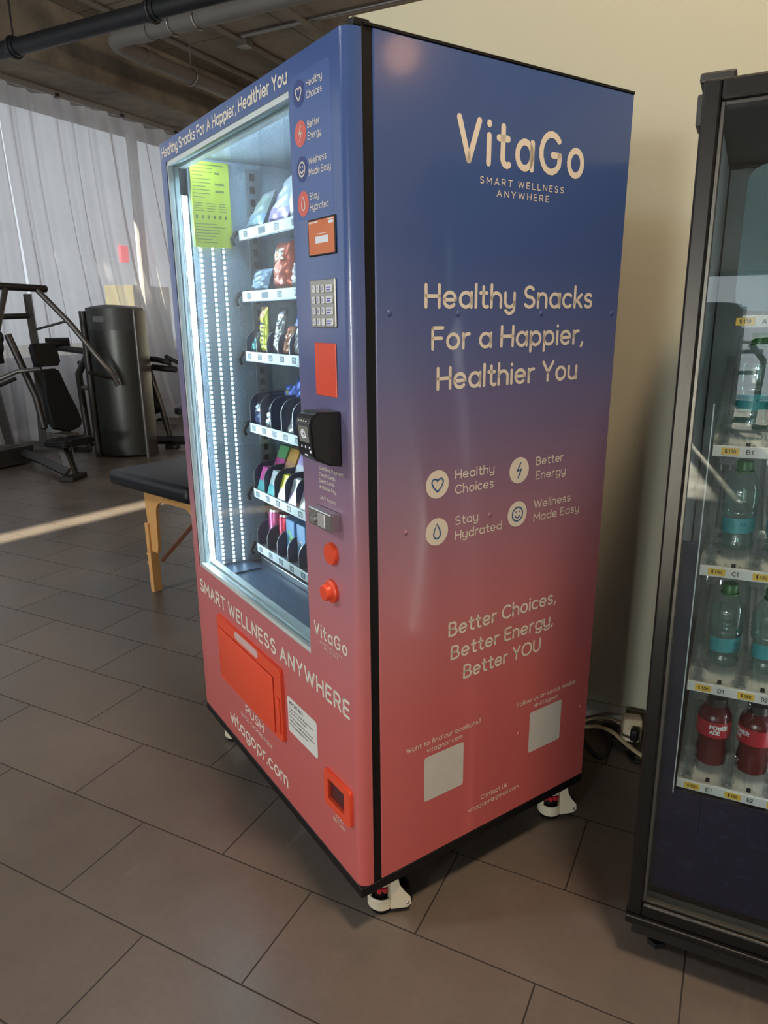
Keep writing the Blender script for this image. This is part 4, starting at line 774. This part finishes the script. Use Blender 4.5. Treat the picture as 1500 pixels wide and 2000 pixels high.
def water_bottle(x, z, label, rz):
    o = empty('water_bottle', (0, 0, 0), 0, label, 'water bottle', 'water bottles in the drinks cooler'); put(o, x, .142, z); o.rotation_euler[2] = rz
    bd = link('bottle_body', MB().lathe(PW, seg=30), M_pet, o, True)
    link('water', MB().lathe([(0, .006)] + [(max(0, r_ - .002), z_) for r_, z_ in PW[2:18]] + [(0, .151)], seg=24), M_wat, o, True)
    link('cap', MB().lathe([(.0125, .196), (.0152, .196), (.0152, .214), (.014, .217), (0, .217)], seg=30).lathe([(.0135, .190), (.0175, .190), (.0175, .194), (.0135, .194)], seg=24), M_capg, o, True)
    lb = MB(); n = 26
    for i in range(n):
        t0, t1 = R(180 + 200 * i / n), R(180 + 200 * (i + 1) / n); q = lambda s_: (.040 + .012 * s_, .078 + .010 * s_)
        r_ = .0300; (a0, b0), (a1, b1) = q(i / n), q((i + 1) / n)
        lb.poly([(r_ * math.cos(t0), r_ * math.sin(t0), a0), (r_ * math.cos(t1), r_ * math.sin(t1), a1), (r_ * math.cos(t1), r_ * math.sin(t1), b1), (r_ * math.cos(t0), r_ * math.sin(t0), b0)])
    lb = link('label', lb, M_lteal, o, True)
    pr = MB(); fc = lambda u, v: (.0303 * math.cos(R(270) + u / .0303), .0303 * math.sin(R(270) + u / .0303), v)
    for i in range(6): bar(pr, -.020, -.006 - .002 * (i % 3), .053 + i * .0035, .0545 + i * .0035, fc)
    bar(pr, .004, .014, .066, .072, fc); link('label_print', pr, M_lnavy, lb)
    return o
def red_bottle(x, z, label, rz):
    o = empty('sports_drink_bottle', (0, 0, 0), 0, label, 'sports drink bottle', 'red sports drinks in the drinks cooler'); put(o, x, .142, z); o.rotation_euler[2] = rz
    link('bottle_body', MB().lathe([(0, .002), (.026, .0), (.031, .006), (.031, .04), (.0285, .055), (.0285, .07), (.0315, .082), (.034, .092), (.034, .128), (.033, .142), (.028, .158), (.021, .166), (.019, .172), (.019, .178)], seg=30), M_cola, o, True)
    link('cap', MB().lathe([(.0195, .168), (.0215, .168), (.0215, .190), (.017, .193), (.013, .20), (.013, .208), (0, .209)], seg=30), M_capk, o, True)
    lb = link('label', MB().lathe([(.0343, .088), (.0345, .092), (.0345, .128), (.0342, .132)], seg=40), M_lred, o, True)
    tb = MB(); ft = lambda u, v: (.0349 * math.cos(R(270) + u / .0349), .0349 * math.sin(R(270) + u / .0349), v)
    text(tb, 'POWER', ft, -.012, .026, .112, .0125, .24, .2); text(tb, 'ADE', ft, -.012, .010, .0985, .0115, .24, .2)
    link('label_lettering', tb, M_white, lb); return o
ROWS = {1: 'the topmost cooler row', 2: 'the second cooler row', 3: 'the third cooler row'}
for k in (1, 2, 3):
    z = CS[k][0] + .0485
    for i in range(2 if k == 1 else 3):
        nm = ('leftmost in %s' % ROWS[k]) if i == 0 else ('second in %s' % ROWS[k] if i == 1 else 'third in %s' % ROWS[k])
        water_bottle(CX0 + .006 + PIT * i, z, 'clear water bottle, green cap, teal label, ' + nm, .0 if k != 3 else .5)
for i, (rz_, lb) in enumerate(((.1, 'red sports drink with white brand letters facing out, leftmost on the lowest cooler shelf'), (-1.1, 'red sports drink turned aside, second on the lowest cooler shelf'))):
    red_bottle(CX0 + .006 + PIT * i, CS[4][0] + .0485, lb, rz_)

# ================================================================== massage table
TU, TV = Vector((.972, -.235, 0)), Vector((.235, .972, 0)); TR = math.atan2(-.235, .972)
tb = empty('massage_table', (-2.80, 2.655, 0), TR, 'folding massage table with black padded top and beech legs beside the vending machine', 'massage table')
M_beech = mat('beech_wood', (.66, .36, .13), .42, var=.14, scale=5); M_beechd = mat('beech_dark_red', (.17, .075, .045), .5, var=.15, scale=6); M_vinyl = mat('black_vinyl', (.007, .009, .014), .42, var=.1, spec=.3, bump=.15, bscale=90)
pd = MB().box(-.16, .62, -.14, 1.75, .620, .705, .036, 5)
for v in pd.bm.verts:
    cx, cy = .23, .8; dx, dy = abs(v.co.x - cx) / .39, abs(v.co.y - cy) / .945
    if dx > .8 and dy > .85: v.co.x = cx + (v.co.x - cx) * .93; v.co.y = cy + (v.co.y - cy) * .97
    v.co.z += .004 * math.sin(v.co.x * 9) * math.cos(v.co.y * 7)
link('pad', pd, M_vinyl, tb, True)
def leg_panel(v0):
    P = [(-.015, .625), (.535, .625), (.515, .24), (.455, .24), (.43, .47)] + [(.35 + .08 * math.cos(R(t)), .47 + .07 * math.sin(R(t))) for t in range(10, 91, 16)] + [(.17 - .08 * math.sin(R(t)), .47 + .07 * math.cos(R(t))) for t in range(0, 91, 16)] + [(.085, .40), (.080, .28), (.068, .24), (.006, .24)]
    return MB().prism(P, lambda u, v, d: (u, d, v), v0, v0 + .018)
for v0 in (.02, 1.58):
    o = link('leg_panel', leg_panel(v0), M_beech, tb)
    if v0 < 1:
        mb = MB(); text(mb, 'saloniture', lambda u, v: (u, v0 - .0006, v), .175, .325, .560, .020, .12); link('lettering', mb, mat('burnt_wood', (.26, .12, .05), .6), o)
    for u0 in (-.018, .494): link('leg', MB().box(u0, u0 + .032, v0 - .012, v0 + .040, .0, .40, .002, 1), M_beech, tb)
    for z in (.215, .165): link('knob', MB().cyl((-.018, v0 + .0, z), (-.034, v0 + .0, z), .009), M_beech, tb, True)
link('brace', MB().tube([(.045, .06, .185), (.55, .10, .63)], .014, 4), M_beechd, tb)  # brace in a darker reddish wood
link('brace_wire', MB().tube([(.28, .10, .60), (.52, .5, .40)], .003, 6), M_black, tb)

# ================================================================== gym machines by the curtains
M_gun = mat('gunmetal_paint', (.050, .048, .049), .38, .5, var=.1); M_pad = mat('black_upholstery', (.007, .008, .010), .55, spec=.3); M_gunl = mat('silver_paint', (.14, .138, .135), .36, .6); M_rub = mat('rubber_black', (.012, .012, .012), .6)
def T(pts, r=.033, seg=12, flat=1.0, smooth=1): return MB().tube(pts, r, seg, flat)
def slab(outline, fn, d0, d1, bev=.02):
    mb = MB().prism(outline, fn, d0, d1); bmesh.ops.bevel(mb.bm, geom=mb.bm.edges[:], offset=bev, segments=3, affect='EDGES'); return mb
cp = empty('chest_press_machine', (-6.2, 4.8, 0), 0, 'chest press machine with black seat pads and long grey lever arms before the curtain', 'gym machine')
def L(p): return (p[0] + 6.2, p[1] - 4.8, p[2])
def gt(name, pts, r, m, par, **k): return link(name, T([L(p) for p in pts], r, **k), m, par, True)
gt('upright', [(-6.62, 4.98, .16), (-6.55, 5.00, 1.15), (-6.50, 4.95, 1.72)], .050, M_gun, cp, seg=4)
gt('top_bar', [(-6.50, 4.40, 1.76), (-6.50, 4.66, 1.785), (-6.50, 5.17, 1.775)], .036, M_gun, cp)
gt('lever_arm', [(-6.48, 5.06, 1.755), (-6.2, 5.17, 1.43), (-5.92, 5.27, 1.04), (-5.86, 5.33, .92), (-5.84, 5.375, .80)], .028, M_gunl, cp)
gt('lever_arm', [(-6.48, 4.70, 1.755), (-6.28, 4.42, 1.40), (-6.0, 4.05, 1.02), (-5.9, 3.95, .90), (-5.88, 3.92, .80)], .028, M_gunl, cp)
gt('handle', [(-5.88, 5.05, .955), (-5.86, 5.32, .875)], .017, M_rub, cp); gt('handle', [(-5.90, 4.25, .955), (-5.89, 3.96, .875)], .017, M_rub, cp)
gt('link_bar', [(-6.52, 4.99, 1.37), (-6.22, 5.15, 1.455)], .012, M_gun, cp); gt('cross_bar', [(-6.52, 4.60, 1.50), (-6.52, 4.98, 1.51)], .028, M_gun, cp)
gt('rear_post', [(-6.86, 4.78, .1), (-6.80, 4.62, 1.05)], .055, M_gun, cp, seg=4)
gt('diagonal_tube', [(-6.60, 4.74, 1.33), (-6.42, 4.83, .70), (-6.30, 4.78, .40)], .036, M_gun, cp)
gt('base_beam', [(-6.85, 4.80, .13), (-6.3, 4.68, .10), (-5.62, 4.47, .055)], .055, M_gun, cp, seg=4)
link('base_box', MB().box(*(-.72, -.42, -.75, .06), .02, .20, .01), M_gun, cp)
link('base_plate', MB().box(-.66, -.50, -.16, .02, .199, .206, .002, 1), M_gunl, cp)
back = [(-.125, .06), (.125, .0), (.135, .10), (.06, .42), (.05, .60), (.02, .63), (-.12, .63), (-.14, .58), (-.165, .30), (-.14, .12)]
back = [(-.15, .05), (.02, -.01), (.19, .03), (.215, .10), (.17, .22), (.09, .38), (.065, .60), (.03, .635), (-.12, .635), (-.15, .60), (-.16, .32)]
fnb = lambda u, v, d: (.02 - v * .10 + d, u + .10, .36 + v)
link('back_pad', slab(back, fnb, .0, .07, .018), M_pad, cp, True)
link('head_rest', slab(rrect(-.135, .135, 1.02, 1.245, .04), lambda u, v, d: (-.06 + d - (v - 1) * .2, u + .06, v), 0, .07, .015), M_pad, cp, True)
link('seat_pad', slab(rrect(-.20, .20, -.27, .20, .09), lambda u, v, d: (v * .72 + .36, u - .09, .275 + d + .03 * v), 0, .07, .02), M_pad, cp, True)
link('seat_post', T([L((-5.90, 4.63, .28)), L((-5.60, 4.48, .03))], .040, 4), M_gunl, cp)
link('seat_post', T([L((-5.98, 4.74, .28)), L((-5.64, 4.56, .03))], .026, 4), M_gun, cp)
link('seat_guard', slab([(-.05, .05), (.12, .02), (.15, .14), (.13, .26), (-.10, .26), (-.13, .14)], lambda u, v, d: (u + .26, -.11 + d + u * -.3, v), 0, .03, .008), M_gun, cp, True)
link('foot_plate', MB().box(-.07, .07, -.13, .13, 0, .045, .008, 2, M=Matrix.Translation((.61, -.32, 0)) @ Matrix.Rotation(R(20), 4, 'Z')), M_rub, cp)
link('seat_bracket', MB().box(.10, .30, -.10, .06, .345, .375, .005), M_gunl, cp)
gt('side_handle', [(-6.62, 4.45, .86), (-6.42, 4.66, .98), (-6.20, 4.76, 1.0)], .022, M_gunl, cp)
link('pulley', MB().cyl(L((-6.66, 4.62, 1.22)), L((-6.66, 4.66, 1.22)), .09, seg=24).cyl(L((-6.72, 4.70, 1.30)), L((-6.72, 4.73, 1.30)), .07, seg=24).box(-.56, -.42, -.30, -.12, 1.05, 1.2, .01), M_rub, cp, True)
# tall machine with a weight stack shroud
ws = empty('weight_stack_machine', (-6.0, 5.50, 0), math.atan2(.25, .57), 'tall seated gym machine with a curved gunmetal weight stack shroud', 'gym machine')
def sh_curve(w, bul, n=12): return [(-w + 2 * w * i / n, -bul * (1 - (2 * i / n - 1) ** 2)) for i in range(n + 1)]
def shroud(z0, z1, w, bul, mtop=0):
    return MB().prism(sh_curve(w, bul) + [(w, .30), (-w, .30)], lambda u, v, d: (u, v, d), z0, z1)
def brushed():
    m = mat('smoked_shroud', (.055, .058, .056), .33, .7, var=.15, scale=2); return m
link('shroud', shroud(.03, 1.36, .245, .075), brushed(), ws, True)
cap = MB().prism(sh_curve(.25, .085) + [(.25, .31), (-.25, .31)], lambda u, v, d: (u, v, d), 1.36, 1.58); cap.prism([(-.25 + .5 * i / 12, .11 * 0 + 1.58 + .035 * (1 - (2 * i / 12 - 1) ** 2)) for i in range(13)], lambda u, v, d: (u, d, v), -.02, .30)
link('top_cover', cap, mat('cover_charcoal', (.035, .038, .042), .4), ws, True)
link('name_plate', MB().box(-.14, .04, -.0835, -.078, 1.44, 1.50, .001, 1), mat('plate_grey', (.06, .065, .07), .35), ws)
for s_ in (-1, 1):
    link('side_column', MB().prism(rrect(.252, .296, -.03, .26, .02) if s_ > 0 else rrect(-.330, -.258, -.01, .30, .03), lambda u, v, d: (u, v, d), 0, 1.555), M_gunl if s_ > 0 else M_gun, ws, True)
def Lw(p):
    q = Vector(p) - Vector((-6.0, 5.50, 0)); a = -math.atan2(.25, .57); return (q.x * math.cos(a) - q.y * math.sin(a), q.x * math.sin(a) + q.y * math.cos(a), q.z)
def wt(name, pts, r, m, **k): return link(name, T([Lw(p) for p in pts], r, **k), m, ws, True)
wt('press_arm', [(-6.15, 6.0, 1.04), (-5.95, 6.05, 1.03), (-5.78, 6.1, .99)], .032, M_gun); wt('press_arm', [(-6.0, 6.05, .94), (-5.72, 6.12, .915)], .036, M_gun)
wt('hand_grip', [(-5.86, 6.12, 1.06), (-5.66, 6.16, .965)], .022, M_rub); wt('hand_grip', [(-5.80, 6.1, .98), (-5.74, 6.12, .90)], .02, M_rub)
wt('back_frame', [(-6.15, 6.12, .98), (-5.98, 6.12, .45), (-5.90, 6.15, .05)], .036, M_gunl); link('foot', MB().box(*[c + d for c in (Lw((-5.90, 6.15, 0))[0],) for d in (-.07, .07)], *[c + d for c in (Lw((-5.90, 6.15, 0))[1],) for d in (-.07, .07)], 0, .05, .008), M_rub, ws)
pdl = slab(rrect(-.13, .13, 0, .48, .07), lambda u, v, d: (d, u, v), 0, .08, .03); bmesh.ops.transform(pdl.bm, matrix=Matrix.Translation(Lw((-6.14, 6.05, .88))) @ Matrix.Rotation(R(158), 4, 'Y'), verts=pdl.bm.verts[:]); link('back_pad', pdl, M_pad, ws, True)
st_ = slab(rrect(-.16, .16, 0, .42, .09), lambda u, v, d: (v, u, d), 0, .075, .03); bmesh.ops.transform(st_.bm, matrix=Matrix.Translation(Lw((-5.74, 6.10, .42))), verts=st_.bm.verts[:]); link('seat_pad', st_, M_pad, ws, True)
wt('seat_post', [(-5.55, 6.18, .44), (-5.55, 6.18, .09)], .035, M_gun); wt('base_beam', [(-6.3, 5.95, .10), (-5.9, 6.12, .10), (-5.4, 6.25, .10)], .05, M_gun, seg=4)
wt('arm_rest_bar', [(-6.95, 5.55, 1.17), (-6.55, 5.6, 1.13), (-6.50, 5.6, 1.09)], .035, M_gun); wt('roller_pad', [(-6.98, 5.46, 1.21), (-6.84, 5.66, 1.21)], .065, M_rub)
wt('front_post', [(-6.50, 5.6, 1.10), (-6.68, 5.6, .88), (-6.66, 5.6, .45), (-6.64, 5.6, .07)], .040, M_gun); wt('cross_bar', [(-6.66, 5.6, .73), (-6.3, 5.7, .71)], .028, M_gunl); wt('cross_bar', [(-6.66, 5.6, 1.0), (-6.3, 5.7, .98)], .026, M_gun)
link('foot', MB().box(Lw((-6.74, 5.58, 0))[0] - .09, Lw((-6.74, 5.58, 0))[0] + .09, Lw((-6.74, 5.58, 0))[1] - .06, Lw((-6.74, 5.58, 0))[1] + .06, 0, .06, .01), M_rub, ws)
wt('base_beam', [(-6.64, 5.6, .10), (-6.2, 5.75, .10)], .04, M_gun, seg=4)

# ================================================================== cords behind the machines
def smooth(pts, n=8):
    P = [Vector(p) for p in pts]; out = []
    for i in range(len(P) - 1):
        p0, p1, p2, p3 = P[max(i - 1, 0)], P[i], P[i + 1], P[min(i + 2, len(P) - 1)]
        for k in range(n):
            t = k / n; out.append(.5 * ((2 * p1) + (p2 - p0) * t + (2 * p0 - 5 * p1 + 4 * p2 - p3) * t * t + (3 * p1 - p0 - 3 * p2 + p3) * t ** 3))
    return out + [P[-1]]
pc = tag(link('power_cable', MB().tube(smooth([(-.46, 2.40, .007), (-.40, 2.33, .007), (-.346, 2.247, .007), (-.310, 2.200, .007), (-.288, 2.189, .007), (-.271, 2.217, .007), (-.271, 2.29, .008), (-.266, 2.345, .009), (-.276, 2.385, .012), (-.300, 2.388, .014), (-.319, 2.359, .016), (-.300, 2.318, .021), (-.262, 2.292, .010), (-.215, 2.266, .007), (-.190, 2.258, .007), (-.186, 2.272, .02), (-.195, 2.298, .045)]), .0062, 10), mat('black_rubber_cord', (.010, .010, .011), .45), None, True), 'black power cord looped on the floor between the two machines', 'cable')
link('plug', MB().box(-.209, -.182, 2.296, 2.3235, .028, .072, .006, 3), M_black, pc, True)
tag(link('power_cable', MB().tube(smooth([(-.03, 2.33, .007), (-.10, 2.26, .007), (-.155, 2.224, .007), (-.180, 2.222, .007), (-.205, 2.25, .007), (-.228, 2.29, .007)]), .0062, 10), M_black, None, True), 'short black cord looping beside the cooler base', 'cable')
ad = empty('power_adapter', (-.212, 2.355, 0), .30, 'chunky cream plug adapter standing on the floor by the baseboard', 'plug adapter')
M_adp = mat('cream_plastic', (.66, .56, .40), .4, var=.06)
link('adapter_body', MB().box(-.032, .032, -.026, .026, .0, .092, .009, 3), M_adp, ad, True); link('socket_face', MB().box(-.024, .012, -.0285, -.025, .008, .052, .002, 1), mat('cream_light', (.75, .67, .52), .4), ad)
link('ribs', MB().box(.0315, .0335, -.016, .016, .03, .034).box(.0315, .0335, -.016, .016, .042, .046).box(.0315, .0335, -.016, .016, .054, .058).box(.0315, .0335, -.016, .016, .066, .07), M_adp, ad)
tag(link('extension_cord', MB().tube(smooth([(-.254, 2.352, .055), (-.280, 2.372, .052), (-.33, 2.392, .035), (-.375, 2.385, .014), (-.392, 2.365, .0065), (-.372, 2.345, .012), (-.32, 2.335, .032), (-.27, 2.318, .034), (-.215, 2.268, .032), (-.165, 2.235, .026), (-.09, 2.215, .0065), (-.03, 2.22, .0065)]), .0075, 10, .6), mat('cream_cord', (.50, .42, .26), .45), None, True), 'flat cream extension cord looping between the machines to the adapter', 'cable')

# the same two machines again by the storefront, mirrored in the cooler's door
def dup(o, par=None):
    c = o.copy(); COL.objects.link(c)
    if par: c.parent = par
    for ch in o.children: dup(ch, c)
    return c
g2 = dup(ws); g2.location = (-.45, -7.4, 0); g2.rotation_euler = (0, 0, R(200)); g2['label'] = 'dark gym machine mirrored at the left of the drinks cooler door'
